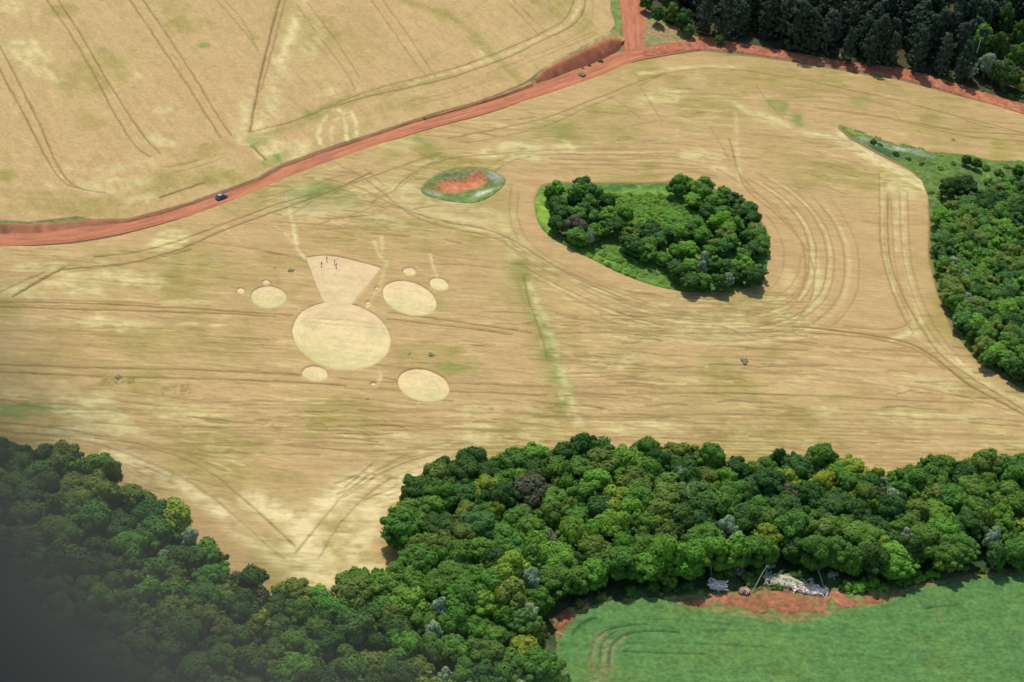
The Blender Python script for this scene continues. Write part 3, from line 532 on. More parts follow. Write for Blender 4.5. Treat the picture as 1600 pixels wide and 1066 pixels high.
# ------------------------------------------------------------------ earth bank beside the road (cutting)
def loft(name, curves, cols, mat, n=160, k=6, nz=.10, label=None, cat=None, kind='structure'):
    rows = []; rc = []
    for (pts, zs), c in zip(curves, cols):
        pts = np.array(pts, float); zz = np.interp(np.linspace(0, 1, len(pts)), np.linspace(0, 1, len(zs)), zs)
        t = np.linspace(0, 1, n); tp = np.linspace(0, 1, len(pts))
        X = np.interp(t, tp, pts[:, 0]); Y = np.interp(t, tp, pts[:, 1]); Z = np.interp(t, tp, zz)
        rows.append(np.array([(*at(a, b, z), z) for a, b, z in zip(X, Y, Z)])); rc.append(np.tile(c, (n, 1)))
    full = []; fc = []
    for a in range(len(rows)-1):
        for j in range(k): full.append(rows[a]*(1-j/k)+rows[a+1]*j/k); fc.append(rc[a]*(1-j/k)+rc[a+1]*j/k)
    full.append(rows[-1]); fc.append(rc[-1])
    G = np.array(full); C = np.array(fc); m = len(G)
    S, K = np.meshgrid(np.arange(n), np.arange(m)); er = fbm(S/11., K/5., 61, 5)
    mask = np.sin(np.pi*np.clip(K/(m-1), 0, 1))
    G[..., 1] += er*nz*6*mask; G[..., 2] += fbm(S/8, K/3., 62)*nz*2*mask
    C = np.clip(C*(1+.45*er+.3*fbm(S/6, K/3, 63))[..., None], .01, 1)
    idx = np.arange(m*n).reshape(m, n); q = np.stack([idx[:-1, :-1], idx[:-1, 1:], idx[1:, 1:], idx[1:, :-1]], -1).reshape(-1, 4)
    o = link(name, raw_mesh(name, G.reshape(-1, 3), q, C.reshape(-1, 3)), None, mat); tag(o, label, cat, kind=kind)
    return o
m_bank = cover_mat('bank_earth', .25, 1.2, .5)
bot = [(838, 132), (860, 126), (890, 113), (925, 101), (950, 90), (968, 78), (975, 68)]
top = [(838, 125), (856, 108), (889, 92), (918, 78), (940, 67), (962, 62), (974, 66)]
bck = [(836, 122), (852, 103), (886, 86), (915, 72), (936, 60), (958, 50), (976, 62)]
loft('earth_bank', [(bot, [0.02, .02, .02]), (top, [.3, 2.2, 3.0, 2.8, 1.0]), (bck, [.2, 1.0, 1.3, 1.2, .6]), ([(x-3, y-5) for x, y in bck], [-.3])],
     [REDD*.55, RED*.78, [.22, .19, .07], [.22, .19, .07]], m_bank, label='steep red earth cutting above the road near the junction', cat='bank')  # foot row is darker: shading along the base painted into the earth colour
# low bank on the upper side of the road all along
b2 = [(0, 368), (45, 367), (90, 364), (130, 357), (200, 349), (250, 337), (300, 321), (350, 304), (400, 286), (441, 264), (528, 233), (580, 216), (640, 195), (680, 184), (740, 167), (780, 155), (835, 136)]
t2 = [(0, 350), (45, 352), (90, 348), (130, 344), (200, 344), (250, 332), (300, 317), (350, 299), (400, 282), (441, 259), (528, 228), (580, 211), (640, 191), (680, 180), (740, 163), (780, 150), (830, 131)]
loft('roadside_bank', [(b2, [.02, .02]), (t2, [.9, .7, .45, .45, .5, .55, .8]), ([(x-1, y-4) for x, y in t2], [.1])], [REDD*1.1, [.24,.11,.05], [.24, .17, .065]], m_bank, n=420, k=4, nz=.05, label='low eroded red bank along the upper side of the road', cat='bank')

# ------------------------------------------------------------------ grass and weeds
m_grass = cover_mat('rough_grass', .45, .8, 1.0, .35, .2, bdist=.5)
def grass(polys, cols, height, label, lump=.25, rag=.6, dx=.5, px_z=.3, edge=.6, name='grass', kind='stuff', cat='grass', base=0., extra=None, sc=1.):
    P = [smooth_poly(atl(p, px_z)) if isinstance(p, list) else p for p in polys]
    cv = Cover(P, dx=dx, dy=dx, rag=rag); cv.nz = fbm(cv.X/5, cv.Y/5, 31, 4)
    a = fbm(cv.X/6/sc, cv.Y/6/sc, 71, 4); b = fbm(cv.X/2.2/sc, cv.Y/2.2/sc, 72, 3); e = fbm(cv.X/1.1, cv.Y/1.1, 73, 3)
    C = np.zeros(cv.X.shape+(3,))+np.array(cols[0])
    C = mixc(C, cols[1], sstep(-.15, .35, a)); C = mixc(C, cols[2], sstep(.1, .5, b)*.7)
    C = C*(1+.3*e)[..., None]
    cv.C = C; cv.h = lump*(a*.7+b*.8+e*.5)
    if extra: extra(cv)
    cv.C = np.clip(cv.C, .005, .9)
    return cv.build(name, m_grass, height, edge, base=base, label=label, cat=cat, kind=kind)
G1, G2, G3, GO = [.085, .155, .025], [.055, .12, .025], [.14, .23, .035], [.17, .19, .06]
def isl(cv):
    cv.blob('L', 853, 335, 14, 42, 1.1, -12); cv.blob('L', 990, 305, 50, 14, .7, 0); cv.blob('L', 950, 405, 60, 16, .55, 26); cv.blob('L', 1200, 375, 6, 40, .8, -8); cv.blob('L', 1160, 452, 30, 5, .7, -5)
    cv.C = mixc(cv.C, [.20, .31, .03], np.clip(cv.c('L')*(.8+.4*cv.nz), 0, 1))
grass([ISL], [G1, G2, G3], .35, 'bright green grass around and inside the round copse in the wheat', lump=.3, rag=.25, extra=isl)
def strip(cv):
    cv.blob('S', 1400, 230, 60, 5, 1, 13); cv.blob('S', 1350, 216, 14, 6, .9, 0)
    cv.blob('L', 1330, 203, 20, 6, 1, 20); cv.blob('K', 1395, 240, 50, 5, 1, 22)
    cv.C = mixc(cv.C, [.32, .34, .24], cv.c('S')*np.clip(.6+cv.nz, 0, 1)); cv.C = mixc(cv.C, [.19, .22, .04], cv.c('L')); cv.C = mixc(cv.C, [.04, .085, .035], cv.c('K')*.8)
RS = [(1308, 194), (1330, 212), (1375, 238), (1420, 260), (1442, 280), (1453, 310), (1455, 400), (1467, 455), (1490, 513), (1522, 553), (1562, 582), (1600, 607), (1700, 668), (1720, 620), (1720, 250), (1600, 250), (1550, 248), (1500, 238), (1450, 233), (1400, 222), (1340, 203)]
grass([RS], [[.085, .145, .026], [.065, .115, .024], [.13, .17, .04]], .35, 'green weedy strip of grass tapering from the right hand wood into the wheat', lump=.45, rag=.3, extra=strip)
def pitx(cv):
    cv.nz = cv.nz*.35; cv.blob('R', 716, 289, 48, 11, 1.1, -8, z=-1.5); cv.blob('R', 745, 282, 22, 9, 1.1, 0, z=-1.5); cv.blob('Y', 755, 300, 24, 7, .9, -10, z=-1); cv.blob('Y', 680, 302, 16, 5, .8, 0, z=-1); cv.blob('Y', 772, 279, 16, 8, .8, 20, z=-1); cv.blob('O', 725, 274, 40, 8, .7, -6, z=-1)
    cv.C = mixc(cv.C, [.22, .2, .09], np.clip(cv.c('O'), 0, 1)); cv.C = mixc(cv.C, [.36, .38, .28], np.clip(cv.c('Y')*(.75+cv.nz), 0, 1)); cv.C = mixc(cv.C, [.44, .165, .075], np.clip(cv.c('R')*1.1*(1+.4*cv.nz), 0, 1))
pc = PIT.mean(0)
grass([pc+(PIT-pc)*1.02], [[.10, .15, .035], [.13, .18, .045], [.17, .21, .08]], .22, 'grassy hollow with bare orange soil in the middle of the wheat', lump=.12, rag=.1, extra=pitx, name='hollow', kind='structure', cat='hollow')
grass([[(1008, 22), (1030, 30), (1060, 40), (1092, 52), (1080, 62), (1040, 68), (1008, 74), (1003, 60), (1001, 40)]], [[.24, .18, .07], [.17, .17, .06], [.30, .17, .09]], .12, 'dry olive grass triangle between the two roads and the pine wood', lump=.15, rag=.8)
grass([[(954, -40), (954, 0), (955, 18), (962, 34), (960, 44), (950, 54), (966, 58), (974, 44), (972, 28), (967, 0), (965, -40)]], [[.12, .18, .04], [.15, .18, .05], [.19, .22, .05]], .3, 'green grass verge between the upper field corner and the side road', lump=.25, rag=.4)
grass([[(-60, 342), (0, 344), (50, 349), (90, 344), (118, 339), (146, 343), (140, 348), (100, 352), (60, 351), (0, 356), (-60, 357)]], [[.12, .16, .05], [.27, .22, .17], [.13, .18, .05]], .6, 'weedy green and grey verge beside the road at the left edge', lump=.25, rag=.5)
m_floor = cover_mat('undergrowth', .5, .7, 1., .4, .2, bdist=.5)
def floor(poly, label, z=.3, cols=None, name='undergrowth'):
    cv = Cover([smooth_poly(atl(poly), True, 1)], dx=1.1, dy=1.1, rag=1.0)
    a = fbm(cv.X/5, cv.Y/5, 81, 4); b = fbm(cv.X/2, cv.Y/2, 82, 3)
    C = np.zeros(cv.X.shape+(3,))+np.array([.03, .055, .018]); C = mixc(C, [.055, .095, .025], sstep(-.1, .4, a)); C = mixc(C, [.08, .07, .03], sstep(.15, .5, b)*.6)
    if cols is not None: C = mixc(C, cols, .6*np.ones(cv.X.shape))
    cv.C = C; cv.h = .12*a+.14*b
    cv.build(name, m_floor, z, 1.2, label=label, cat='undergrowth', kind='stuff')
LW = [(-160, 690), (45, 715), (120, 728), (160, 750), (185, 780), (215, 798), (265, 812), (300, 850), (335, 890), (370, 920), (430, 938), (520, 940), (575, 915), (608, 895), (630, 850), (635, 820), (660, 790), (700, 760), (760, 765), (790, 745), (930, 735), (1050, 750), (1200, 755), (1340, 762), (1380, 782), (1430, 770), (1720, 775), (1720, 890), (1600, 888), (1500, 898), (1440, 915), (1340, 930), (1300, 925), (1150, 928), (1060, 935), (1000, 938), (940, 945), (890, 965), (868, 1000), (872, 1040), (890, 1160), (-200, 1200)]
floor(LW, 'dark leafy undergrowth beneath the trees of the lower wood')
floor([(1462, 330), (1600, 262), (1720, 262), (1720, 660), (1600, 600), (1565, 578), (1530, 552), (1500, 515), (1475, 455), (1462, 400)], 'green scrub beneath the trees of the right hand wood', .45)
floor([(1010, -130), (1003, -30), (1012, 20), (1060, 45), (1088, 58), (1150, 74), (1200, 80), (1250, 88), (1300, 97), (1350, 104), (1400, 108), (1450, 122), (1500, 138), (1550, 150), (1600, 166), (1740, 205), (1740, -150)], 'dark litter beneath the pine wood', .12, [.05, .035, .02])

# ------------------------------------------------------------------ green crop field
SOY = [(868, 1160), (870, 1066), (868, 1040), (872, 1005), (885, 978), (905, 957), (950, 941), (1010, 934), (1050, 938), (1066, 946), (1105, 954), (1180, 965), (1220, 972), (1250, 973), (1290, 964), (1320, 952), (1380, 944), (1405, 932), (1440, 917), (1520, 903), (1600, 897), (1720, 892), (1750, 1160)]
def soyx(cv):
    X, Y = cv.X, cv.Y
    rx = fbm((X*.995+Y*.1)/26, (Y-X*.1)/1.3, 91, 4); a = fbm(X/14, Y/9, 92, 4); e = fbm(X/1.6, Y/1.3, 93, 3)
    C = np.zeros(X.shape+(3,))+np.array([.078, .160, .040])
    C = mixc(C, [.062, .150, .040], sstep(-.2, .35, a)*.5); C = mixc(C, [.086, .152, .032], sstep(.1, .5, -a)*.7)
    C = C*(1+.10*rx+.11*e+.05*rng.normal(0, 1, X.shape))[..., None]
    for p, wd, am in [([(925, 1040), (923, 1015), (930, 997), (945, 984), (975, 976), (1010, 974)], .4, .9), ([(938, 1035), (938, 1010), (947, 996), (965, 985)], .35, .8), ([(950, 1040), (953, 1012), (962, 998), (980, 989), (1010, 984), (1060, 986)], .4, .95), ([(895, 990), (905, 975), (930, 965)], .4, .8), ([(975, 1017), (1030, 1019), (1100, 1021)], .45, .7), ([(1463, 948), (1466, 962), (1476, 972)], .35, .8), ([(1445, 950), (1470, 946), (1500, 943)], .45, .7), ([(985, 968), (1060, 966), (1140, 975)], .35, .35), ([(980, 1005), (1060, 1003), (1200, 1010)], .4, .35), ([(1200, 1030), (1400, 1020), (1600, 1010)], .4, .2), ([(1100, 985), (1300, 985), (1600, 960)], .4, .2)]: w(cv, 'D', p, wd, am, .15)
    w(cv, 'B', [(925, 1045), (925, 1020), (932, 1000), (945, 990)], 1., .75); w(cv, 'B', [(945, 1050), (943, 1020), (950, 1000)], 1.2, .6); w(cv, 'B', [(954, 1035), (956, 1010), (975, 993)], .6, .7); w(cv, 'B', [(1463, 950), (1466, 964), (1476, 973)], .5, .6); w(cv, 'B', [(930, 1066), (945, 1060), (950, 1040)], 2, .5)
    C = mixc(C, [.035, .07, .02], cv.c('D')*.85); C = mixc(C, [.23, .17, .08], cv.c('B')*.75)
    cv.C = C; cv.h = .10*rx+.12*e-.25*cv.c('D')
grass([SOY], [G1, G2, G3], .45, 'smooth green young crop field at the bottom right', rag=.35, dx=.33, px_z=.4, extra=soyx, name='green_crop_field', cat='field')
grass([[(1050, 930), (1100, 918), (1200, 920), (1300, 915), (1395, 918), (1440, 908), (1480, 900), (1620, 888), (1620, 905), (1500, 912), (1420, 930), (1395, 950), (1310, 968), (1240, 982), (1170, 975), (1100, 960), (1060, 950)], [(850, 960), (880, 945), (930, 930), (1000, 925), (1060, 922), (1060, 940), (1000, 945), (930, 955), (895, 975), (880, 1000), (865, 1005)]],
      [[.15, .15, .045], [.10, .15, .04], [.19, .16, .06]], .2, 'olive weedy margin between the lower wood and the green crop', lump=.2, rag=1.2)
grass([[(1064, 936), (1105, 932), (1135, 922), (1180, 918), (1230, 922), (1290, 915), (1312, 922), (1330, 934), (1380, 932), (1384, 940), (1340, 944), (1310, 946), (1275, 958), (1245, 970), (1215, 958), (1180, 950), (1120, 946), (1070, 944)], [(862, 975), (880, 955), (905, 942), (925, 940), (905, 958), (885, 975), (872, 995), (864, 1000)]],
      [[.24, .10, .045], [.32, .13, .065], [.14, .14, .045]], .42, 'bare red soil cleared at the edge of the green crop', lump=.25, rag=3.8, name='red_soil', kind='structure', cat='soil', edge=.9)
grass([[(1002, 76), (1040, 69), (1075, 61), (1092, 54), (1110, 59), (1150, 66), (1200, 74), (1250, 83), (1300, 92), (1350, 99), (1400, 103), (1450, 116), (1500, 132), (1550, 147), (1600, 163), (1720, 198), (1720, 214), (1600, 178), (1500, 148), (1400, 120), (1300, 104), (1200, 88), (1100, 76), (1051, 82), (1003, 90)]], [[.31, .108, .05], [.35, .135, .068], [.24, .10, .05]], .42, 'ragged red soil shoulder between the road and the pine wood', lump=.1, rag=.8, name='red_soil', kind='structure', cat='soil', edge=.6)

# ------------------------------------------------------------------ trees
FOL = {'mid green': leaf_mat('foliage_mid', (.096, .208, .024)), 'dark green': leaf_mat('foliage_dark', (.052, .122, .019)), 'bright green': leaf_mat('foliage_bright', (.135, .285, .026)),
       'yellow-green': leaf_mat('foliage_lime', (.23, .31, .03)), 'olive': leaf_mat('foliage_olive', (.135, .195, .028)), 'pale grey-green': leaf_mat('foliage_pale', (.29, .37, .21), .5),
       'purplish brown': leaf_mat('foliage_purple', (.105, .108, .055)), 'blue-green': leaf_mat('foliage_blue', (.078, .178, .035)), 'pine': leaf_mat('foliage_pine', (.038, .068, .032), .6, .12), 'grey pine': leaf_mat('foliage_grey_pine', (.062, .084, .050), .6, .12),
       'dull': leaf_mat('foliage_dull', (.30, .26, .12))}
m_bark = flat_mat('bark', (.16, .12, .085), .9, .4, 4)
m_paleb = flat_mat('bleached_wood', (.80, .70, .58), .8, .3, 2)
def ico(sub):
    bm = bmesh.new(); bmesh.ops.create_icosphere(bm, subdivisions=sub, radius=1); bm.verts.ensure_lookup_table()
    co = np.array([v.co[:] for v in bm.verts]); f = np.array([[v.index for v in p.verts] for p in bm.faces]); bm.free(); return co, f
IC, IF = ico(2)
def leaf_quads(P, Nn, size, r):
    """leaf sprays: bent four-cornered faces scattered through the crown"""
    n = len(P); rv = r.normal(size=(n, 3)); rv /= np.linalg.norm(rv, axis=1)[:, None]
    nn = Nn*(1. if size > .03 else .7)+rv*.36+np.array([0, 0, .12]); nn /= np.linalg.norm(nn, axis=1)[:, None]
    a = np.cross(nn, r.normal(size=(n, 3))); a /= np.linalg.norm(a, axis=1)[:, None]; b = np.cross(nn, a)
    s = size*r.uniform(.6, 1.35, n)[:, None]
    k = r.uniform(.65, 1.25, (4, n, 1))
    V = np.stack([P+a*s*k[0], P+b*s*k[1]*.8-nn*s*.25, P-a*s*k[2], P-b*s*k[3]*.8-nn*s*.25], 1)
    return V.reshape(-1, 3), np.arange(4*n).reshape(n, 4)
def join(parts):
    V = []; T = []; o = 0
    for v, f in parts:
        f = np.asarray(f)
        if f.shape[1] == 4: f = np.vstack([f[:, [0, 1, 2]], f[:, [0, 2, 3]]])
        V.append(v); T.append(f+o); o += len(v)
    return np.vstack(V), np.vstack(T)
def crown_mesh(seed, n_leaf=2600, flat=.78, nl=11, size=.085, name='crown', rs=1.):
    r = np.random.default_rng(seed)
    c = []; rad = []
    for i in range(nl):
        a = i*2.399+r.uniform(-.4, .4); q = math.sqrt((i+.5)/nl)
        rr = .62*q*r.uniform(.8, 1.15); z = (.52*(1-q*q)+r.uniform(-.3, .28))*flat
        c.append((rr*math.cos(a), rr*math.sin(a), z)); rad.append(r.uniform(.2, .46)*rs)
    c = np.array(c); rad = np.array(rad)
    # a few small outlying tufts break the outline
    if name == 'crown':
        k = 8; a = np.arange(k)*.785+r.uniform(0, .6, k); q = r.uniform(.45, .66, k); c = np.vstack([c, np.stack([q*np.cos(a), q*np.sin(a), r.uniform(-.62, -.3, k)*flat], 1)]); rad = np.concatenate([rad, r.uniform(.26, .38, k)])
    k = 6; a = r.uniform(0, 6.28, k); q2 = r.uniform(.7, .98, k); c2 = np.stack([q2*np.cos(a), q2*np.sin(a), r.uniform(-.35, .35, k)*flat], 1); c = np.vstack([c, c2]); rad = np.concatenate([rad, r.uniform(.12, .22, k)])
    P = []; Q = []
    per = (n_leaf*rad**2/(rad**2).sum()).astype(int)*2
    for ci, ri, m in zip(c, rad, per):
        d = r.normal(size=(m, 3)); d /= np.linalg.norm(d, axis=1)[:, None]
        d = d[(d[:, 2] > -.75)]
        lump = 1+.32*fbm(d[:, 0]*2.2+ci[0]*9, d[:, 1]*2.2+d[:, 2]*2+ci[1]*9, seed % 50, 3)
        p = ci+d*np.array([1, 1, .85])*(ri*lump*r.uniform(.78, 1.16, len(d)))[:, None]
        dd = np.sqrt((((p[:, None]-c[None])/rad[None, :, None])**2).sum(2)).min(1)
        ok = dd > .78
        P.append(p[ok]); Q.append(d[ok])
    P = np.vstack(P); Q = np.vstack(Q)
    parts = []
    for ci, ri in zip(c, rad):
        l = 1+.3*fbm(IC[:, 0]*2.2+ci[0]*9, IC[:, 1]*2.2+IC[:, 2]*2+ci[1]*9, seed % 50, 3)
        parts.append((ci+IC*np.array([1, 1, .8])*(ri*.84*l)[:, None], IF))
    v, f = leaf_quads(P, Q, size, r); parts.append((v, f))
    V, T = join(parts)
    return raw_mesh(name, V, T, smooth=False)
def tube(pts, rad, n=7):
    pts = np.array(pts, float); V = []; F = []
    up = np.array([.13, .2, 1.])
    for i, p in enumerate(pts):
        t = pts[min(i+1, len(pts)-1)]-pts[max(i-1, 0)]; t /= np.linalg.norm(t)+1e-9
        a = np.cross(t, up if abs(t@up) < 1. else [1, 0, 0]); a /= np.linalg.norm(a); b = np.cross(t, a)
        for k in range(n):
            th = 2*math.pi*k/n; V.append(p+(a*math.cos(th)+b*math.sin(th))*rad[i])
    for i in range(len(pts)-1):
        for k in range(n): F.append([i*n+k, i*n+(k+1) % n, (i+1)*n+(k+1) % n, (i+1)*n+k])
    return np.array(V), np.array(F)
def trunk_mesh(seed, hgt=1., limbs=5, r0=.055):
    r = np.random.default_rng(seed); parts = []
    zs = np.linspace(0, .62, 5); p = np.stack([np.cumsum(r.normal(0, .012, 5)), np.cumsum(r.normal(0, .012, 5)), zs], 1); p[0, :2] = 0
    parts.append(tube(p, [r0*1.35, r0, r0*.85, r0*.7, r0*.55]))
    for i in range(limbs):
        a = i*6.28/limbs+r.uniform(-.4, .4); s = p[2+i % 3]; L = r.uniform(.28, .42)
        e = s+np.array([math.cos(a)*L*.8, math.sin(a)*L*.8, L]); m = (s+e)/2+np.array([math.cos(a)*.05, math.sin(a)*.05, -.03])
        parts.append(tube([s, m, e], [r0*.5, r0*.35, r0*.15], 5))
    V, T = join(parts); return raw_mesh('trunk', V*[1, 1, hgt], T)
def conif_mesh(seed, n_leaf=1500):
    """tall narrow plantation tree: drooping sprays in uneven tiers"""
    r = np.random.default_rng(seed); P = []; Q = []; parts = []
    for i in range(26):
        z = .05+.93*(i+r.uniform(0, .9))/26; w_ = .24*(1-((z-.35)/.72)**2 if z > .35 else .9)*r.uniform(.75, 1.2)+.02
        for k in range(5):
            a = r.uniform(0, 6.28); q = w_*r.uniform(.5, 1); c = np.array([q*math.cos(a), q*math.sin(a), z])
            m = int(n_leaf/130)*2; d = r.normal(size=(m, 3)); d /= np.linalg.norm(d, axis=1)[:, None]
            P.append(c+d*np.array([.04, .04, .03])); Q.append(d*.6+np.array([math.cos(a), math.sin(a), .5])*.5)
    v, f = leaf_quads(np.vstack(P), np.vstack(Q), .022, r); parts.append((v, f))
    zz = np.linspace(.2, .97, 7); parts.append(tube([(0, 0, z) for z in zz], [.07, .11, .12, .11, .085, .05, .01], 8))
    V, T = join(parts); return raw_mesh('crown', V, T, smooth=False)
CRN = [crown_mesh(100+i, 6500, flat=[.95, .85, 1.05, .8][i % 4], nl=[14, 19, 26][i % 3], size=[.062, .07, .078][i % 3], rs=[1., .88, .78][i % 3]) for i in range(14)]
BUSHM = [crown_mesh(300+i, 900, .6, 8, .12, name='bush') for i in range(5)]
TRK = [trunk_mesh(50+i) for i in range(4)]
CON = [conif_mesh(400+i) for i in range(7)]
PTRK = raw_mesh('trunk', *tube([(0, 0, 0), (.004, 0, .3), (0, .004, .6), (0, 0, .95)], [.014, .011, .008, .003], 7))
for me in CRN+BUSHM+CON: me.materials.append(FOL['mid green'])
for me in TRK+[PTRK]: me.materials.append(m_bark)
def child(name, me, parent, mat=None, loc=(0, 0, 0), scale=(1, 1, 1), rz=0):
    o = bpy.data.objects.new(name, me); COL.objects.link(o); o.parent = parent
    o.location = loc; o.scale = scale; o.rotation_euler = (0, 0, rz)
    if mat:
        o.material_slots[0].link = 'OBJECT'; o.material_slots[0].material = mat
    return o
ALL = []   # every standing plant: object, image place, words
SPECS = []
def tree(xy, r, top, colr, zone, hand=None):
    q = proj(xy[0], xy[1], top*.6); dist = math.dist((xy[0], xy[1], top), CAM)
    vis = (r/dist)*(0.3 if (q[0] < -10 or q[0] > 1610 or q[1] > 1075) else 1.)
    if q[0] < 330 and q[1] > 800 and not hand: vis *= .8      # behind the dark window frame
    SPECS.append((9. if hand else vis, (xy, r, top, colr, zone, hand)))
def real_tree(xy, r, top, colr, zone, hand=None, name='broadleaf_tree', grp=None, flat=1.):
    x, y = xy; z = float(hground(np.array([x]), np.array([y]))[0])
    e = empty(name, (x, y, z))
    ch = max(top*random.uniform(.40, .47), r*.62); cz = top-ch*.9; fl = ch/r
    child('trunk', random.choice(TRK), e, None, (0, 0, 0), (cz, cz, cz*1.2), random.uniform(0, 6.28))
    child('crown', random.choice(CRN), e, FOL[colr], (0, 0, cz), (r*random.uniform(.86, 1.14), r*random.uniform(.86, 1.14), r*fl), random.uniform(0, 6.28))
    ALL.append(dict(o=e, x=x, y=y, z=cz, r=r, c=colr, zone=zone, hand=hand, kind='tree', grp=grp)); return e
def bush(xy, r, colr, zone, hand=None, h=.8, grp=None, name='bush'):
    x, y = xy; z = float(hground(np.array([x]), np.array([y]))[0])
    o = bpy.data.objects.new(name, random.choice(BUSHM)); COL.objects.link(o); o.location = (x, y, z+r*.25)
    o.scale = (r, r*random.uniform(.85, 1.1), r*h); o.rotation_euler = (0, 0, random.uniform(0, 6.28)); o.material_slots[0].link = 'OBJECT'; o.material_slots[0].material = FOL[colr]
    ALL.append(dict(o=o, x=x, y=y, z=r*.3, r=r, c=colr, zone=zone, hand=hand, kind='bush', grp=grp)); return o
def pine(xy, h, colr, zone, hand=None, w_=1.):
    e = empty('pine_tree', (xy[0], xy[1], 0))
    child('trunk', PTRK, e, None, (0, 0, 0), (h, h, h)); child('crown', random.choice(CON), e, FOL[colr], (0, 0, 0), (h*w_, h*w_, h), random.uniform(0, 6.28))
    ALL.append(dict(o=e, x=xy[0], y=xy[1], z=h*.6, r=h*.2, c='dark green' if colr == 'pine' else 'greyish', zone=zone, hand=hand, kind='pine', grp=None)); return e
def darts(poly, taken, rmin, rmax, n, sep=.72, inset=.8, tries=6000, bias=1.):
    """uneven but gap-free spread of crowns inside a wood; big ones first"""
    lo, hi = poly.min(0), poly.max(0); out = []
    C = np.random.RandomState(n).uniform(lo, hi, (tries, 2)); D = sdf(C[:, 0], C[:, 1], poly)
    T = [(*t[0], t[1]) for t in taken]
    for ph, (r0, r1) in enumerate([(rmax*.8, rmax), (rmin+(rmax-rmin)*.4, rmax*.85), (rmin, rmin+(rmax-rmin)*.5)]):
        for (x, y), d in zip(C, D):
            if d < r0*inset*.7: continue
            r = random.uniform(r0, r1)
            if d < r*inset: continue
            A = np.array(T) if T else np.zeros((0, 3))
            if len(A) and ((A[:, 0]-x)**2+(A[:, 1]-y)**2 < ((A[:, 2]+r)*sep)**2).any(): continue
            T.append((x, y, r)); out.append(((x, y), r))
            if len(out) >= n: return out
    return out
def pick(ws): 
    k, v = zip(*ws); return random.choices(k, v)[0]

# ---- lower wood
CZ = 6.0
LWC = smooth_poly(atl([(-90, 668), (45, 698), (100, 702), (150, 705), (180, 722), (192, 765), (250, 778), (300, 805), (335, 860), (370, 898), (420, 912), (520, 920), (560, 900), (600, 890), (618, 862), (605, 835), (605, 795), (625, 772), (665, 745), (690, 712), (730, 702), (765, 715), (800, 700), (900, 700), (1040, 692), (1140, 718), (1200, 712), (1290, 712), (1345, 722), (1372, 742), (1410, 738), (1440, 718), (1520, 712), (1600, 722), (1700, 722), (1700, 868), (1600, 872), (1500, 872), (1430, 880), (1340, 895), (1290, 885), (1240, 872), (1160, 875), (1100, 893), (1040, 905), (960, 905), (900, 925), (855, 945), (845, 985), (860, 1020), (880, 1130), (-120, 1130)], CZ), True, 1)
LWC = smooth_poly(np.array([p for p in LWC]), True, 0)
hand = [((728, 735), 6.2, 11, 'dark green', 'large dark round crowned tree at the lower wood edge, right of the V notch'), ((640, 800), 6.4, 10.5, 'mid green', 'large domed tree bulging into the field right of the V notch'),
        ((830, 765), 6.6, 11, 'purplish brown', 'big purplish brown tree behind the front row of the lower wood'), ((1043, 775), 5.6, 11.5, 'olive', 'rounded olive crown standing high in the middle of the lower wood'),
        ((1288, 748), 5, 11, 'yellow-green', 'lime green tree near the field edge of the lower wood'), ((1152, 840), 3.4, 10, 'pale grey-green', 'pale silvery tree just above the white brush heap'),
        ((975, 848), 4.4, 10, 'bright green', 'bright green tree left of the pale silvery trees in the lower wood'), ((730, 798), 4.8, 10.5, 'olive', 'olive topped tree below the large dark round tree'), ((778, 795), 2.6, 10, 'yellow-green', 'small lime green crown beside the big purplish brown tree'),
        ((1360, 755), 5.6, 10.5, 'dark green', 'dark tree just left of the dip in the wood edge at right'), ((1460, 745), 6, 11, 'mid green', 'broad green crown just right of the dip in the wood edge'), ((1300, 790), 6.8, 11, 'dark green', 'large dark blue-shaded tree behind the lime green tree'),
        ((150, 725), 5.6, 10.5, 'mid green', 'round green tree at the left end of the lower wood edge'), ((70, 712), 4.8, 10, 'dark green', 'dark tree nearest the left picture edge along the field'), ((170, 765), 3.8, 9, 'blue-green', 'small bluish round tree below the left end of the wood edge'),
        ((235, 800), 6.4, 11, 'dark green', 'large dark glossy tree on the left shore of the V notch'), ((560, 905), 5.2, 9.5, 'mid green', 'green tree at the bottom point of the V notch'), ((820, 1010), 5.6, 10.5, 'yellow-green', 'yellow-green domed tree left of the green crop corner'),
        ((1010, 880), 5, 9, 'bright green', 'bright low tree above the left end of the green crop'), ((925, 888), 5, 9, 'bright green', 'spreading bright tree above the curved end of the green crop'), ((1400, 870), 6, 9.5, 'bright green', 'broad bright tree above the right part of the green crop'),
        ((985, 712), 5.4, 11, 'bright green', 'bright flat topped tree in the front row beneath the weed line'), ((1030, 715), 4.4, 11.5, 'dark green', 'dark tree ending the bright front row beneath the weed line'), ((1480, 865), 5, 9, 'mid green', 'mid green tree near the wood foot at right'), ((825, 952), 3, 9, 'pale grey-green', 'small pale grey crown near the red earth corner'), ((1420, 832), 2.6, 9.5, 'pale grey-green', 'small pale grey crown in the right of the lower wood'), ((1065, 738), 2.6, 9.8, 'pale grey-green', 'small pale grey crown near the field edge of the lower wood')]
taken = []
for (px, py), r, top_, c_, lab in hand:
    p = at(px, py, top_-r*.5); taken.append((p, r)); tree(p, r, top_, c_, 'low', lab)
DEAD = at(857, 855, 5.); taken.append((DEAD, 4.2))
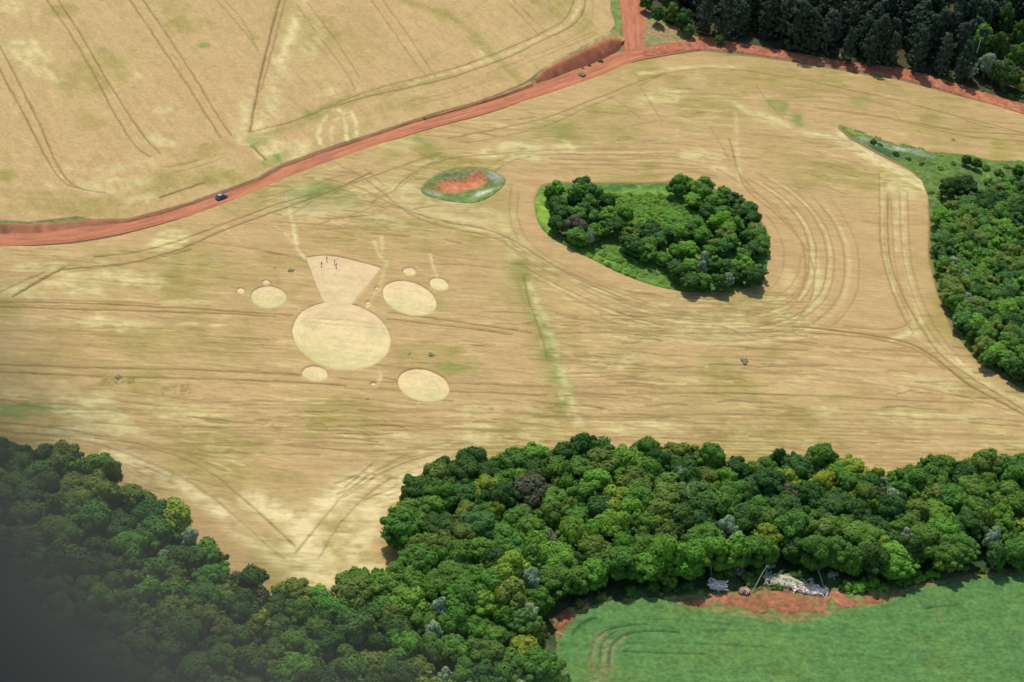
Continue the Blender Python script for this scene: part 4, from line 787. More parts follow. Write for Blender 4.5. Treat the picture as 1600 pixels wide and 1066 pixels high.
for p, r in darts(LWC, taken, 2.7, 6.2, 520, .54, .58, 16000):
    q_ = proj(p[0], p[1], 7.)
    if not (-110 < q_[0] < 1710 and q_[1] < 1130): continue
    west = p[0] < -35
    c_ = pick([('mid green', 36), ('dark green', 24), ('bright green', 10), ('olive', 20 if west else 12), ('yellow-green', 2.5), ('blue-green', 5), ('pale grey-green', 1.8), ('purplish brown', 1.2)])
    if c_ == 'pale grey-green': r = min(r, 2.6)
    if c_ == 'purplish brown': r = min(r, 3.8)
    tree(p, r, random.gauss(8.2, 1.35)+r*.45, c_, 'low')
# shrubs along the foot of the lower wood and its field edge
for px, py, r, c_ in [(1215, 915, 1.8, 'mid green'), (1250, 900, 3.2, 'dark green'), (1345, 915, 3.2, 'bright green'), (1365, 908, 2.8, 'bright green'), (1380, 918, 2.2, 'bright green'), (1325, 915, 2.4, 'bright green'), (1430, 900, 3, 'bright green'), (1455, 895, 2.6, 'bright green'), (1410, 905, 3.0, 'mid green'), (1075, 912, 2.8, 'dark green'), (1050, 915, 2.6, 'dark green'), (1170, 905, 2.8, 'mid green'), (1190, 890, 2.6, 'blue-green'), (1020, 915, 2.4, 'mid green'), (985, 922, 2.2, 'mid green'), (940, 930, 2, 'olive'), (905, 940, 2, 'olive'), (1535, 890, 1.5, 'mid green'), (1560, 886, 1.6, 'mid green'), (870, 1040, 2.6, 'mid green'), (880, 1062, 2.6, 'dark green'), (590, 893, 2, 'mid green'), (500, 925, 2.4, 'mid green'), (470, 922, 2.2, 'dark green'), (460, 905, 1.3, 'olive'), (440, 918, 2, 'mid green'), (1155, 890, 2, 'pale grey-green'), (1200, 880, 2.2, 'pale grey-green'), (1300, 895, 2.0, 'pale grey-green'), (770, 735, 1.8, 'olive'), (1505, 886, 2.2, 'mid green'), (1590, 882, 2.4, 'mid green'), (1120, 900, 2.2, 'mid green'), (1140, 893, 2.0, 'bright green')]:
    bush(at(px, py, 1.), r, c_, 'lowfoot')

# ---- round copse
IC_W = atl([(858, 287), (856, 345), (866, 368), (900, 382), (935, 370), (970, 382), (1005, 405), (1045, 434), (1070, 452), (1110, 454), (1165, 447), (1197, 427), (1201, 375), (1184, 338), (1152, 306), (1102, 284), (1060, 275), (1035, 282), (1048, 308), (1085, 328), (1088, 350), (1050, 358), (1005, 346), (960, 322), (940, 288)], 3.)
ih = [((861, 296), 2.6, 6.8, 'mid green', 'lone round tree at the left tip of the round copse'), ((900, 300), 2.8, 8.5, 'dark green', 'pointed dark tree at the top left of the round copse'), ((928, 296), 3., 8, 'blue-green', 'bluish tree at the upper left of the round copse'), ((900, 345), 4., 8.5, 'purplish brown', 'purplish dark tree in the left of the round copse'),
      ((1060, 285), 3.8, 7.5, 'mid green', 'wide crowned tree at the top of the round copse'), ((1100, 300), 3.8, 7.5, 'mid green', 'second tree along the top right rim of the round copse'), ((1102, 398), 2., 7.5, 'pale grey-green', 'white flowering crown in the right of the round copse'), ((1098, 412), 1.8, 7, 'pale grey-green', 'smaller white crown just below the flowering one in the copse'), ((925, 362), 1.6, 7.5, 'pale grey-green', 'tiny pale crown in the dark left part of the round copse'), ((1140, 430), 2, 6.5, 'pale grey-green', 'pale greyish crown near the lower right rim of the copse'), ((1178, 425), 3.8, 8, 'dark green', 'dark tree at the lower right rim of the round copse')]
tk = []
for (px, py), r, top_, c_, lab in ih:
    p = at(px, py, top_-r*.5); tk.append((p, r)); tree(p, r, top_, c_, 'isle', lab)
for p, r in darts(IC_W, tk, 1.9, 3.8, 75, .52, .5, 6000):
    c_ = pick([('mid green', 44), ('dark green', 24), ('bright green', 18), ('blue-green', 10), ('olive', 4)])
    tree(p, r, random.gauss(5.2, .6)+r*.35, c_, 'isle')
IM = atl([(955, 302), (1035, 302), (1088, 328), (1092, 356), (1050, 366), (1005, 356), (960, 330)], 1.)
for p, r in darts(IM, [], 1.0, 1.9, 130, .52, .1, 5000): bush(p, r, pick([('mid green', 25), ('bright green', 70)]), 'islemid', h=.5)
for p, r in darts(atl([(895, 385), (930, 372), (985, 400), (1030, 425), (1040, 446), (980, 428), (930, 404)], .6), [], .9, 1.8, 30, .7, .3, 2000): bush(p, r, pick([('bright green', 60), ('yellow-green', 20), ('mid green', 20)]), 'islefoot', h=.4)

# ---- right hand wood
RW = atl([(1462, 330), (1500, 312), (1560, 292), (1610, 280), (1700, 275), (1700, 650), (1610, 602), (1570, 575), (1530, 542), (1500, 505), (1474, 445), (1461, 390)], 4.)
rh = [((1488, 285), 4., 9.5, 'dark green', 'left tree of the dark pair standing in the weedy strip at right'), ((1510, 283), 4.4, 10, 'dark green', 'right and larger tree of the dark pair in the weedy strip'), ((1512, 246), 1.8, 5, 'dark green', 'small dark tree at the field edge above the dark pair'), ((1527, 251), 2., 5, 'dark green', 'second small dark tree at the field edge above the dark pair'), ((1592, 262), 2.4, 6, 'mid green', 'green tree at the right picture edge above the scrub'),
      ((1475, 335), 2.6, 5, 'pale grey-green', 'pale grey crown at the field edge just below the dark tree pair'), ((1490, 318), 2., 5, 'blue-green', 'small bluish tree under the dark pair'), ((1530, 372), 5.4, 7.5, 'olive', 'broad olive crowned tree in the right hand wood'), ((1510, 425), 2.2, 7, 'pale grey-green', 'upper small pale crown near the left edge of the right wood'), ((1508, 462), 2.6, 7, 'pale grey-green', 'lower small pale crown near the left edge of the right wood'), ((1490, 405), 2.6, 7, 'pale grey-green', 'pale spreading crown nearest the field on the right wood edge'), ((1545, 555), 3.2, 6.5, 'mid green', 'round tree near the lowest tip of the right wood'), ((1545, 410), 4., 7.5, 'bright green', 'bright green tree in the middle of the right wood')]
tk = []
for (px, py), r, top_, c_, lab in rh:
    p = at(px, py, top_-r*.5); tk.append((p, r)); tree(p, r, top_, c_, 'right', lab)
for p, r in darts(RW, tk, 2.2, 4.6, 190, .54, .42, 8000):
    if proj(p[0], p[1], 5.)[0] > 1700: continue
    c_ = pick([('mid green', 40), ('dark green', 26), ('bright green', 12), ('blue-green', 8), ('olive', 12), ('yellow-green', 2)])
    tree(p, r, random.gauss(6.0, .7)+r*.35, c_, 'right')
for p, r in darts(atl([(1450, 290), (1475, 300), (1478, 340), (1480, 400), (1500, 470), (1560, 560), (1610, 600), (1560, 580), (1520, 548), (1492, 510), (1470, 455), (1457, 400), (1456, 320)], .6), [], .7, 1.6, 46, .8, .2, 4000): bush(p, r, pick([('bright green', 40), ('mid green', 50), ('olive', 10)]), 'rightfoot', h=.7)
for px, py, r, c_ in [(1365, 222, 1.8, 'dark green'), (1375, 226, 1.4, 'blue-green'), (1400, 240, 1.5, 'dark green'), (1540, 262, 2.2, 'mid green'), (1560, 270, 2.4, 'mid green'), (1575, 262, 1.8, 'olive'), (1545, 285, 2.6, 'mid green'), (1580, 285, 3, 'mid green'), (1600, 290, 2.6, 'olive'), (1530, 310, 2.6, 'bright green'), (1470, 262, 1.4, 'bright green'), (1440, 255, 1.2, 'mid green'), (1490, 255, 1.3, 'mid green'), (1420, 248, 1.3, 'dark green')]: bush(at(px, py, .6), r, c_, 'strip')

# ---- pine wood
PW = atl([(1000, -130), (1010, -20), (1062, 30), (1090, 52), (1130, 64), (1200, 76), (1250, 85), (1300, 95), (1350, 102), (1400, 106), (1450, 120), (1500, 134), (1530, 138), (1535, 70), (1680, 50), (1690, -110)], 0)
for p, r in darts(PW, [], 2.0, 2.9, 420, .635, .25, 12000):
    q_ = proj(p[0], p[1], 0)
    if q_[1] < -75 or q_[0] > 1630: continue
    pine(p, random.gauss(17.5, 1.8), 'pine' if random.random() < .7 else 'grey pine', 'pine', w_=random.uniform(.72, 1.0))
ph = [((1545, 90), 4., 11, 'pale grey-green', 'silvery tree at the lower right corner of the pine wood'), ((1520, 102), 2.4, 8, 'pale grey-green', 'small pale tree beside the gap in the pine wood edge'), ((1575, 105), 5.5, 12, 'dark green', 'big rounded dark tree right of the gap in the pine wood edge'), ((1595, 75), 5, 14, 'mid green', 'mid green rounded tree at the right picture edge beside the pines'), ((1597, 128), 2.6, 6, 'yellow-green', 'vivid lime tree at the right edge below the pine wood'), ((1540, 45), 5, 19, 'bright green', 'bright green broadleaf crown rising among the pines'), ((1562, 60), 4, 16, 'dark green', 'dark broadleaf tree right of the bright one among the pines'), ((1620, 110), 5, 10, 'mid green', 'broadleaf tree cut by the right edge next to the pines'),
      ((1030, 15), 3., 8, 'dark green', 'dark tree at the left corner of the pine wood by the side road'), ((1052, 12), 3., 8, 'olive', 'olive tree at the left corner of the pine wood'), ((1078, 42), 2.4, 6, 'blue-green', 'small bluish tree where the pine wood meets the dry grass'), ((1125, 58), 2., 4.5, 'blue-green', 'small bluish shrubby tree in front of the pine row'), ((1012, -5), 3, 8, 'mid green', 'green tree at the very top beside the side road'), ((1045, -8), 3.4, 10, 'dark green', 'tall dark tree behind the olive one at the pine wood corner'), ((1072, 22), 3.2, 9, 'dark green', 'dark broadleaf tree against the first pines on the left'), ((1600, 38), 5, 17, 'dark green', 'high dark crown in the top right picture corner'), ((1575, 12), 4.6, 18, 'dark green', 'dark high crown left of the top right picture corner'), ((1555, 108), 2.8, 7, 'mid green', 'low green tree between the silvery tree and the big rounded one')]
for (px, py), r, top_, c_, lab in ph: tree(at(px, py, top_-r*.5), r, top_, c_, 'pinefoot', lab)
for px, py, r, c_ in [(1015, 12, 1.6, 'mid green'), (1024, 18, 1.8, 'dark green'), (1036, 26, 1.8, 'mid green'), (1048, 30, 2, 'dark green'), (1058, 34, 1.8, 'mid green'), (1066, 44, 1.5, 'dark green'), (1082, 50, 1.5, 'mid green'), (1090, 54, 1.2, 'mid green'), (1545, 135, 1.6, 'dark green'), (1568, 140, 1.8, 'mid green'), (1588, 142, 1.8, 'dark green'), (1040, 32, 1.5, 'mid green'), (1022, 26, 1.2, 'blue-green'), (1060, 38, 1.5, 'olive'), (1072, 50, 1.2, 'mid green'), (1363, 96, 1.4, 'olive'), (1535, 142, 1.2, 'olive'), (1580, 150, 1.6, 'olive'), (1595, 150, 1.8, 'mid green'), (1300, 92, .9, 'dark green'), (1425, 113, .9, 'dark green'), (1480, 130, 1, 'dark green')]: bush(at(px, py, .5), r, c_, 'pinefoot')

SPECS.sort(key=lambda t: -t[0])
for _, a in SPECS[:305]: real_tree(*a)
SM = [crown_mesh(900+i, 1900, flat=[.95, 1.05, .85][i % 3], nl=[10, 14][i % 2], size=.095) for i in range(5)]
def arr(me):
    v = np.empty(len(me.vertices)*3, np.float32); me.vertices.foreach_get('co', v); f = np.empty(len(me.loops), np.int32); me.loops.foreach_get('vertex_index', f); return v.reshape(-1, 3), f.reshape(-1, 3)
SMA = [arr(m) for m in SM]; TRA = [arr(m) for m in TRK]
cn = list(FOL); V_, T_, I_, o_ = [], [], [], 0
for _, (xy, r, top, colr, zone, hand) in SPECS[305:]:
    ch = max(top*random.uniform(.40, .47), r*.62); cz = top-ch*.9; a = random.uniform(0, 6.28); ca, sa = math.cos(a), math.sin(a)
    for (v, f), sc, z0, mi in ((random.choice(SMA), (r*random.uniform(.88, 1.12), r*random.uniform(.88, 1.12), ch), cz, cn.index(colr)), (TRA[0], (cz, cz, cz*1.2), 0, len(cn))):
        p = v*np.array(sc); V_.append(np.stack([p[:, 0]*ca-p[:, 1]*sa+xy[0], p[:, 0]*sa+p[:, 1]*ca+xy[1], p[:, 2]+z0], 1)); T_.append(f+o_); I_.append(np.full(len(f), mi, np.int32)); o_ += len(v)
me = raw_mesh('small_trees', np.vstack(V_), np.vstack(T_), smooth=False)
for k in cn: me.materials.append(FOL[k])
me.materials.append(m_bark); me.polygons.foreach_set('material_index', np.concatenate(I_))
tag(link('small_trees', me), 'smaller green trees filling the woods between and behind the larger crowns', 'trees', kind='stuff')

# ---- lone bushes in the fields
for px, py, r, c_, lab in [(938, 93, 1.2, 'dark green', 'tall dark bush at the foot of the red cutting'), (921, 100, .9, 'dark green', 'small dark bush left of the tall one at the red cutting foot'), (911, 104, .7, 'dark green', 'smallest dark bush along the foot of the red cutting'), (910, 114, 1.7, 'dull', 'olive bush on the field side of the road below the red cutting'), (1163, 562, 1.5, 'dull', 'single grey-green bush alone in the striped wheat at right'), (455, 421, 1.2, 'dull', 'green bush in the wheat left of the funnel shape'), (430, 418, .6, 'dull', 'faint small bush left of the green bush near the funnel'), (674, 553, 1.3, 'dull', 'grey-green bush above the lower right disc'), (640, 551, .8, 'dull', 'smaller bush right of the largest disc'), (1490, 217, 1.1, 'dull', 'lone olive bush in the wheat above the weedy strip'), (318, 71, 1.1, 'mid green', 'lone green bush in the middle of the upper wheat field'), (310, 71, .7, 'mid green', 'smaller lone bush touching the green one in the upper field'), (549, 718, .6, 'dull', 'tiny brown bush in the wheat above the V notch'), (185, 587, 1.2, 'dull', 'low olive bush in the left of the lower wheat field'), (255, 612, .7, 'dull', 'tiny bush right of the low olive one in the left wheat'), (575, 621, .8, 'dull', 'small dull bush left of the lower right disc'), (395, 205, .9, 'mid green', 'green bush where the bold track meets the field margin'), (663, 183, 1., 'mid green', 'low green bush on the bank above the road'), (985, 97, .5, 'dull', 'tiny weed tuft at the road junction'), (892, 48, .4, 'dull', 'tiny weed by the curved track in the upper field')]:
    bush(at(px, py, .9), r, c_, 'field', lab, h=.5)

# ------------------------------------------------------------------ labels for the unnamed plants
LM = [(60, 705, 'by the left end of the wood edge'), (230, 790, 'on the V notch left shore'), (400, 920, 'below the V notch left side'), (520, 930, 'under the tip of the V notch'), (640, 850, 'on the V notch right side'), (60, 850, 'in the dark left corner'), (200, 950, 'in the shaded bottom left'), (350, 1000, 'low in the wood, left'), (500, 1030, 'at the bottom, left of centre'), (650, 1030, 'at the bottom near centre'), (760, 1030, 'left of the crop corner'), (640, 940, 'deep under the V notch'), (760, 900, 'in the heart of the wood'), (800, 830, 'around the bare grey tree'), (840, 730, 'below the weed line'), (930, 790, 'left of the olive dome'), (930, 860, 'above the curved crop end'), (1100, 740, 'on the wood edge at centre right'), (1100, 830, 'above the white brush heap'), (1200, 780, 'left of the lime green tree'), (1230, 850, 'above the red soil'), (1330, 830, 'below the lime green tree'), (1380, 780, 'under the dip in the edge'), (1470, 800, 'right of the dip in the edge'), (1560, 740, 'on the wood edge far right'), (1570, 820, 'at the right picture edge'), (1450, 880, 'at the wood foot by the crop'), (320, 900, 'left of the V notch'), (150, 800, 'under the dark edge row'), (1000, 1000, 'by the crop corner')]
SUB = {'isle': [(880, 330, 'left in the round copse'), (960, 380, 'low middle in the round copse'), (1050, 420, 'bottom rim of round copse'), (1160, 420, 'lower right in the round copse'), (1170, 350, 'on the right rim of the round copse'), (1080, 300, 'on the top rim of the round copse'), (1080, 360, 'in the centre of the round copse'), (1120, 380, 'right of centre in the round copse')],
       'right': [(1480, 360, 'upper field side of right wood'), (1500, 450, 'middle field side of right wood'), (1540, 530, 'near right wood lower tip'), (1580, 330, 'upper right wood, picture edge'), (1590, 430, 'middle of the right wood'), (1595, 520, 'lower right wood, picture edge'), (1540, 400, 'inside the right wood')],
       'pine': [(1040, 0, 'at the left end of the pine wood'), (1120, 40, 'front row, left pine wood'), (1200, 60, 'front row above road bend'), (1300, 80, 'front row, pine wood centre'), (1400, 90, 'front row, right pine wood'), (1490, 110, 'by the gap in the pine wood'), (1130, -40, 'deep in the left of the pine wood'), (1230, -20, 'deep in the pine wood'), (1340, -20, 'deep in the pine wood centre'), (1450, 10, 'deep in the right of the pine wood'), (1570, 0, 'at the top right picture corner'), (1250, 20, 'behind front pines, centre left'), (1400, 40, 'behind front pines, centre right')]}
ORD = ['leftmost', 'second from left', 'third from left', 'fourth from left', 'fifth from left', 'sixth from left', 'seventh from left', 'eighth from left', 'ninth from left']
NUM = ['', 'one', 'two', 'three', 'four', 'five', 'six', 'seven', 'eight', 'nine', 'ten', 'eleven', 'twelve']
sets = {}
for a in ALL:
    px, py = proj(a['x'], a['y'], a['z']); a['px'] = px
    kind = {'tree': 'tree', 'bush': 'bush', 'pine': 'pine'}[a['kind']]
    zone = a['zone']
    if a['hand']:
        tag(a['o'], a['hand'], kind, {'low': 'trees of the lower wood', 'isle': 'trees of the round copse', 'right': 'trees of the right hand wood', 'pinefoot': 'broadleaf trees at the pine wood', 'field': 'lone bushes in the fields'}[zone]); continue
    if zone == 'low': ph_ = min(LM, key=lambda l: (l[0]-px)**2+((l[1]-py)*1.4)**2)[2]; grp = 'trees of the lower wood'
    elif zone in SUB: ph_ = min(SUB[zone], key=lambda l: (l[0]-px)**2+((l[1]-py)*1.4)**2)[2]; grp = {'isle': 'trees of the round copse', 'right': 'trees of the right hand wood', 'pine': 'pines of the dark wood'}[zone]
    else:
        ph_, grp = {'lowfoot': ('at the foot of the lower wood', 'shrubs at the foot of the lower wood'), 'islemid': ('in the middle of the round copse', 'scrub inside the round copse'), 'islefoot': ('on the copse lower left grass', 'scrub on the grass of the copse'), 'rightfoot': ('on the field edge of the right wood', 'shrubs along the right wood'), 'strip': ('in the weedy strip at right', 'shrubs of the weedy strip'), 'pinefoot': ('at the foot of the pine wood', 'shrubs at the pine wood foot')}[zone]
    if a['kind'] == 'pine': sz = 'tall' if a['o'].children[0].scale[2] > 17.5 else 'shorter'
    elif a['kind'] == 'bush': sz = 'large' if a['r'] > 1.9 else 'small'
    else:
        big = {'low': (4.9, 3.4), 'isle': (3.3, 2.5), 'right': (3.9, 2.9)}.get(zone, (4, 3)); sz = 'large' if a['r'] > big[0] else ('medium' if a['r'] > big[1] else 'small')
    a['key'] = f"{sz} {a['c']} {kind} {ph_}"; a['grp'] = grp; a['kindw'] = kind
    sets.setdefault(a['key'], []).append(a)
for k, L in sets.items():
    L.sort(key=lambda a: a['px'])
    for i, a in enumerate(L):
        lab = k
        if len(L) == 2: lab += ', '+('left' if i == 0 else 'right')+' one of two'
        elif 2 < len(L): lab += ', '+('rightmost' if i == len(L)-1 else (ORD[i] if i < 9 else f'{i+1}th from left'))+(f' of {NUM[len(L)]}' if len(L) < 13 else '')
        if len(lab.replace('-', ' ').split()) > 15 and ' of ' in lab: lab = lab[:lab.rindex(' of ')]
        tag(a['o'], lab, a['kindw'], a['grp'])

# ------------------------------------------------------------------ bare grey tree and brush heaps
m_grey = flat_mat('grey_twigs', (.30, .29, .22), .9, .3, 3)
def branchy(seed, L0, levels, spread=.6, r0=.16, up=.7, start=(0, 0, 0), d0=(0, 0, 1), n=4):
    r = np.random.default_rng(seed); parts = []
    def go(p, d, L, rad, lv):
        e = p+d*L; m = (p+e)/2+r.normal(0, .06*L, 3); parts.append(tube([p, m, e], [rad, rad*.8, rad*.6], 5 if lv < 2 else 3))
        if lv < levels:
            for _ in range(n+(lv > 0)):
                nd = d*up+r.normal(0, spread, 3); nd /= np.linalg.norm(nd); go(p+d*L*r.uniform(.6, 1), nd, L*r.uniform(.5, .75), rad*.55, lv+1)
    go(np.array(start, float), np.array(d0, float), L0, r0, 0)
    return join(parts)
e = empty('bare_tree', (*DEAD, 0)); tag(e, 'leafless grey tree in the middle of the lower wood', 'tree', 'trees of the lower wood')
V, T = tube([(0, 0, 0), (.1, 0, 2.5), (0, .1, 5)], [.3, .24, .18]); link('trunk', raw_mesh('trunk', V, T), e, m_grey)
V, T = branchy(5, 3.2, 4, .75, .16, .55, (0, 0, 4.8), n=4); link('crown', raw_mesh('crown', V, T), e, m_grey)
def brush(px, py, sx, sy, n, seed, label, mat, h=1.6, z=0.6, name='brush_heap'):
    r = np.random.default_rng(seed); parts = []
    for i in range(n):
        p = np.array([np.clip(r.normal(0, sx), -1.5*sx, 1.5*sx), np.clip(r.normal(0, sy), -1.4*sy, 1.4*sy), r.uniform(.1, h)*.6]); a = r.uniform(0, 6.28); L = r.uniform(.6, 1.9); el = r.normal(.1, .25)
        d = np.array([math.cos(a)*math.cos(el), math.sin(a)*math.cos(el), math.sin(el)])*L
        parts.append(tube([p-d/2, p+r.normal(0, .1, 3), p+d/2], [.19, .15, .07], 5))
    lump = 1+.35*fbm(IC[:, 0]*2+seed, IC[:, 1]*2+IC[:, 2], 5, 3); parts.append((IC*np.array([sx*1.6, sy*1.4, h*.36])*lump[:, None]+[0, 0, h*.12], IF))
    V, T = join(parts); o = link(name, raw_mesh(name, V, T), None, mat); o.location = (*at(px, py, z), .35); tag(o, label, 'brush heap', 'brush heaps at the green crop')
    return o
brush(1121, 916, 1.4, .8, 150, 1, 'bleached white heap of branches at the left end of the red soil', m_paleb, 2.6)
brush(1266, 922, 3., 1., 150, 2, 'long pale heap of cut wood at the right of the red soil', m_paleb, 1.6)
brush(1232, 910, 4.2, 1.6, 200, 3, 'greyish arching brush heap behind the red soil', flat_mat('weathered_brush', (.38, .36, .25), .9, .4), 2.2)
brush(1163, 924, .6, .35, 160, 4, 'small pinkish brush heap between the white and grey heaps', flat_mat('pink_brush', (.45, .3, .22), .9, .3), 1.5)
def fallen(px, py, ang, L, label, seed):
    e = empty('fallen_tree', (*at(px, py, .5), .5), R(ang)); tag(e, label, 'fallen tree', 'fallen trees at the green crop')
    V, T = tube([(0, 0, 0), (L*.3, 0, L*.22), (L*.65, .1, L*.45), (L, 0, L*.62)], [.15, .13, .10, .05]); link('trunk', raw_mesh('trunk', V, T), e, m_grey)
    V, T = branchy(seed, 1.2, 2, .6, .08, .6, (L*.9, 0, L*.55), (.8, 0, .6), 3); link('branch', raw_mesh('branch', V, T), e, m_grey)
fallen(1176, 924, 62, 7, 'grey fallen trunk leaning up right from the red soil', 11)
fallen(1287, 918, 118, 6.5, 'grey fallen trunk leaning up left at the right heap', 12)
fallen(1112, 905, 100, 4, 'thin grey trunk sticking up from the white heap', 13)
# pole-like dead stem at the right end of the pine wood
e = empty('bare_tree', (*at(1518, 110), 0)); tag(e, 'straight pale bare stem standing at the pine wood edge near the gap', 'tree')
V, T = tube([(0, 0, 0), (.1, 0, 6), (0, 0, 15)], [.3, .24, .08]); link('trunk', raw_mesh('trunk', V, T), e, m_paleb)
V, T = branchy(21, 2., 2, .6, .07, .5, (0, 0, 13), n=3); link('branch', raw_mesh('branch', V, T), e, m_paleb)

# ------------------------------------------------------------------ car
def smooth_obj(o):
    for p in o.data.polygons: p.use_smooth = True
def hull(name, sections, parent, mat, bev=.04):
    """closed body through cross sections (x, half width, z bottom, z top, top half width)"""
    bm = bmesh.new(); rings = []
    for x, hw, zb, zt, tw in sections:
        zm = zb+(zt-zb)*.55
        rings.append([bm.verts.new(c) for c in [(x, -hw*.94, zb), (x, -hw, zm), (x, -tw, zt), (x, tw, zt), (x, hw, zm), (x, hw*.94, zb)]])
    for a, b in zip(rings[:-1], rings[1:]):
        for i in range(6): bm.faces.new([a[i], a[(i+1) % 6], b[(i+1) % 6], b[i]])
    bm.faces.new(rings[0][::-1]); bm.faces.new(rings[-1])
    bmesh.ops.recalc_face_normals(bm, faces=bm.faces)
    me = bpy.data.meshes.new(name); bm.to_mesh(me); bm.free()
    o = link(name, me, parent, mat); md = o.modifiers.new('b', 'BEVEL'); md.width = bev; md.segments = 2; md.limit_method = 'ANGLE'
    return o
m_paint = flat_mat('car_paint', (.10, .115, .18), .25, .05, 3, .3, .6); m_glass = flat_mat('car_glass', (.02, .022, .03), .08, .02, 3, 0, .8); m_tyre = flat_mat('rubber', (.02, .02, .02), .8); m_rim = flat_mat('alloy', (.5, .5, .52), .3, .05, 3, .9); m_lamp = flat_mat('lamp_glass', (.75, .75, .72), .15, .05); m_red = flat_mat('tail_lamp', (.45, .03, .02), .3)
p0 = np.array(at(346, 309.5)); dd = np.array(at(400, 287))-np.array(at(300, 325)); car = empty('parked_car', (p0[0], p0[1], .08), math.atan2(dd[1], dd[0]))
tag(car, 'dark blue car on the red dirt road', 'car')
hull('body', [(-2.15, .70, .32, .80, .62), (-2.0, .84, .24, .92, .74), (-1.2, .88, .22, .97, .80), (.6, .88, .22, .95, .80), (1.5, .86, .22, .84, .74), (2.05, .80, .24, .72, .66), (2.2, .66, .32, .62, .55)], car, m_paint)
cab = hull('cabin', [(-1.95, .72, .93, .98, .68), (-1.35, .76, .95, 1.36, .60), (-.3, .78, .94, 1.46, .62), (.35, .77, .94, 1.40, .60), (1.15, .72, .88, .93, .66)], car, m_glass, .03)
hull('roof', [(-1.3, .56, 1.37, 1.41, .52), (-.3, .60, 1.46, 1.50, .56), (.3, .57, 1.41, 1.45, .53)], car, m_paint, .01)
for sx in (-1.35, 1.35):
    for sy in (-.84, .84):
        wh = bpy.data.objects.new('wheel', None); COL.objects.link(wh); wh.parent = car; wh.location = (sx, sy, .32)
        th = np.linspace(0, 6.283, 25)[:-1]
        prof = [(.20, -.10), (.30, -.11), (.33, -.06), (.33, .06), (.30, .11), (.20, .10)]
        V = np.array([(r_*math.cos(t), y_, r_*math.sin(t)) for r_, y_ in prof for t in th]); Fq = [[a*24+k, a*24+(k+1) % 24, ((a+1) % 6)*24+(k+1) % 24, ((a+1) % 6)*24+k] for a in range(6) for k in range(24)]
        link('tyre', raw_mesh('tyre', V, Fq), wh, m_tyre)
        V2 = np.array([(r_*math.cos(t), y_, r_*math.sin(t)) for r_, y_ in [(.02, -.09), (.2, -.08), (.2, .08), (.02, .09)] for t in th]); Fq = [[a*24+k, a*24+(k+1) % 24, (a+1)*24+(k+1) % 24, (a+1)*24+k] for a in range(3) for k in range(24)]
        link('rim', raw_mesh('rim', V2, Fq), wh, m_rim)
for sy in (-.58, .58):
    hull('headlight', [(2.02, sy*0+.14, .58, .68, .12), (2.16, .11, .57, .66, .10)], car, m_lamp, .01).location = (.03, sy, .02)
    hull('tail_light', [(-2.17, .12, .66, .78, .11), (-2.05, .14, .66, .80, .12)], car, m_red, .01).location = (-.02, sy, .02)
    hull('mirror', [(.62, .07, .95, 1.07, .06), (.78, .09, .93, 1.05, .07)], car, m_paint, .01).location = (0, sy*1.62, 0)

# ------------------------------------------------------------------ people
def skin(name, verts, edges, radii, parent, mat, sub=1):
    me = bpy.data.meshes.new(name); me.from_pydata([Vector(v) for v in verts], edges, []); me.materials.append(mat)
    o = bpy.data.objects.new(name, me); COL.objects.link(o); o.parent = parent
    o.modifiers.new('s', 'SKIN'); sk = me.skin_vertices[0].data
    for i, r in enumerate(radii): sk[i].radius = (r, r) if not isinstance(r, tuple) else r
    sk[0].use_root = True
    m = o.modifiers.new('u', 'SUBSURF'); m.levels = sub; m.render_levels = sub
    return o
m_skin = flat_mat('skin', (.42, .25, .17), .6)
def person(px, py, rz, shirt, trous, hair, label, raise_arm=False, step=.1):
    e = empty('person', (*at(px, py, .15), .2), R(rz), .9); tag(e, label, 'person', 'people standing in the funnel shape')
    J = [(0, 0, .93), (0, .01, 1.12), (0, 0, 1.36), (0, 0, 1.49), (0, -.01, 1.60), (0, -.02, 1.69),
         (-.18, 0, 1.40), (-.25, .02, 1.13), (-.24, -.10, .90), (.18, 0, 1.40), (.25, .02, 1.13), (.24, -.12, .92),
         (-.10, 0, .88), (-.11, -step, .48), (-.12, -step*.4, .08), (-.12, -step*.4-.17, .03), (.10, 0, .88), (.11, step*.3, .48), (.12, step, .08), (.12, step-.17, .03)]
    if raise_arm: J[10] = (.30, -.08, 1.28); J[11] = (.16, -.20, 1.45)
    Ed = [(0, 1), (1, 2), (2, 3), (3, 4), (4, 5), (2, 6), (6, 7), (7, 8), (2, 9), (9, 10), (10, 11), (0, 12), (12, 13), (13, 14), (14, 15), (0, 16), (16, 17), (17, 18), (18, 19)]
    rd = [.13, .12, .14, .055, .10, .085, .06, .045, .032, .06, .045, .032, .085, .06, .042, .035, .085, .06, .042, .035]
    skin('body', J, Ed, rd, e, m_skin, 2)
    S = [J[1], J[0], J[2], J[6], tuple((np.array(J[6])+J[7])/2), J[9], tuple((np.array(J[9])+J[10])/2)]
    skin('shirt', S, [(0, 1), (0, 2), (2, 3), (3, 4), (2, 5), (5, 6)], [.145, .15, .155, .075, .065, .075, .065], e, shirt)
    Tt = [J[0], J[12], J[13], J[14], J[16], J[17], J[18]]
    skin('trousers', Tt, [(0, 1), (1, 2), (2, 3), (0, 4), (4, 5), (5, 6)], [.145, .10, .075, .06, .10, .075, .06], e, trous)
    skin('hair', [(0, .02, 1.66), (0, .0, 1.73), (0, .07, 1.62)], [(0, 1), (0, 2)], [.095, .07, .05], e, hair)
c1 = flat_mat('brown_cloth', (.42, .22, .13), .9); c2 = flat_mat('dark_cloth', (.30, .18, .11), .9); c3 = flat_mat('grey_cloth', (.36, .34, .35), .9); c4 = flat_mat('ochre_cloth', (.42, .23, .11), .9); hr = flat_mat('dark_hair', (.03, .02, .015), .6)
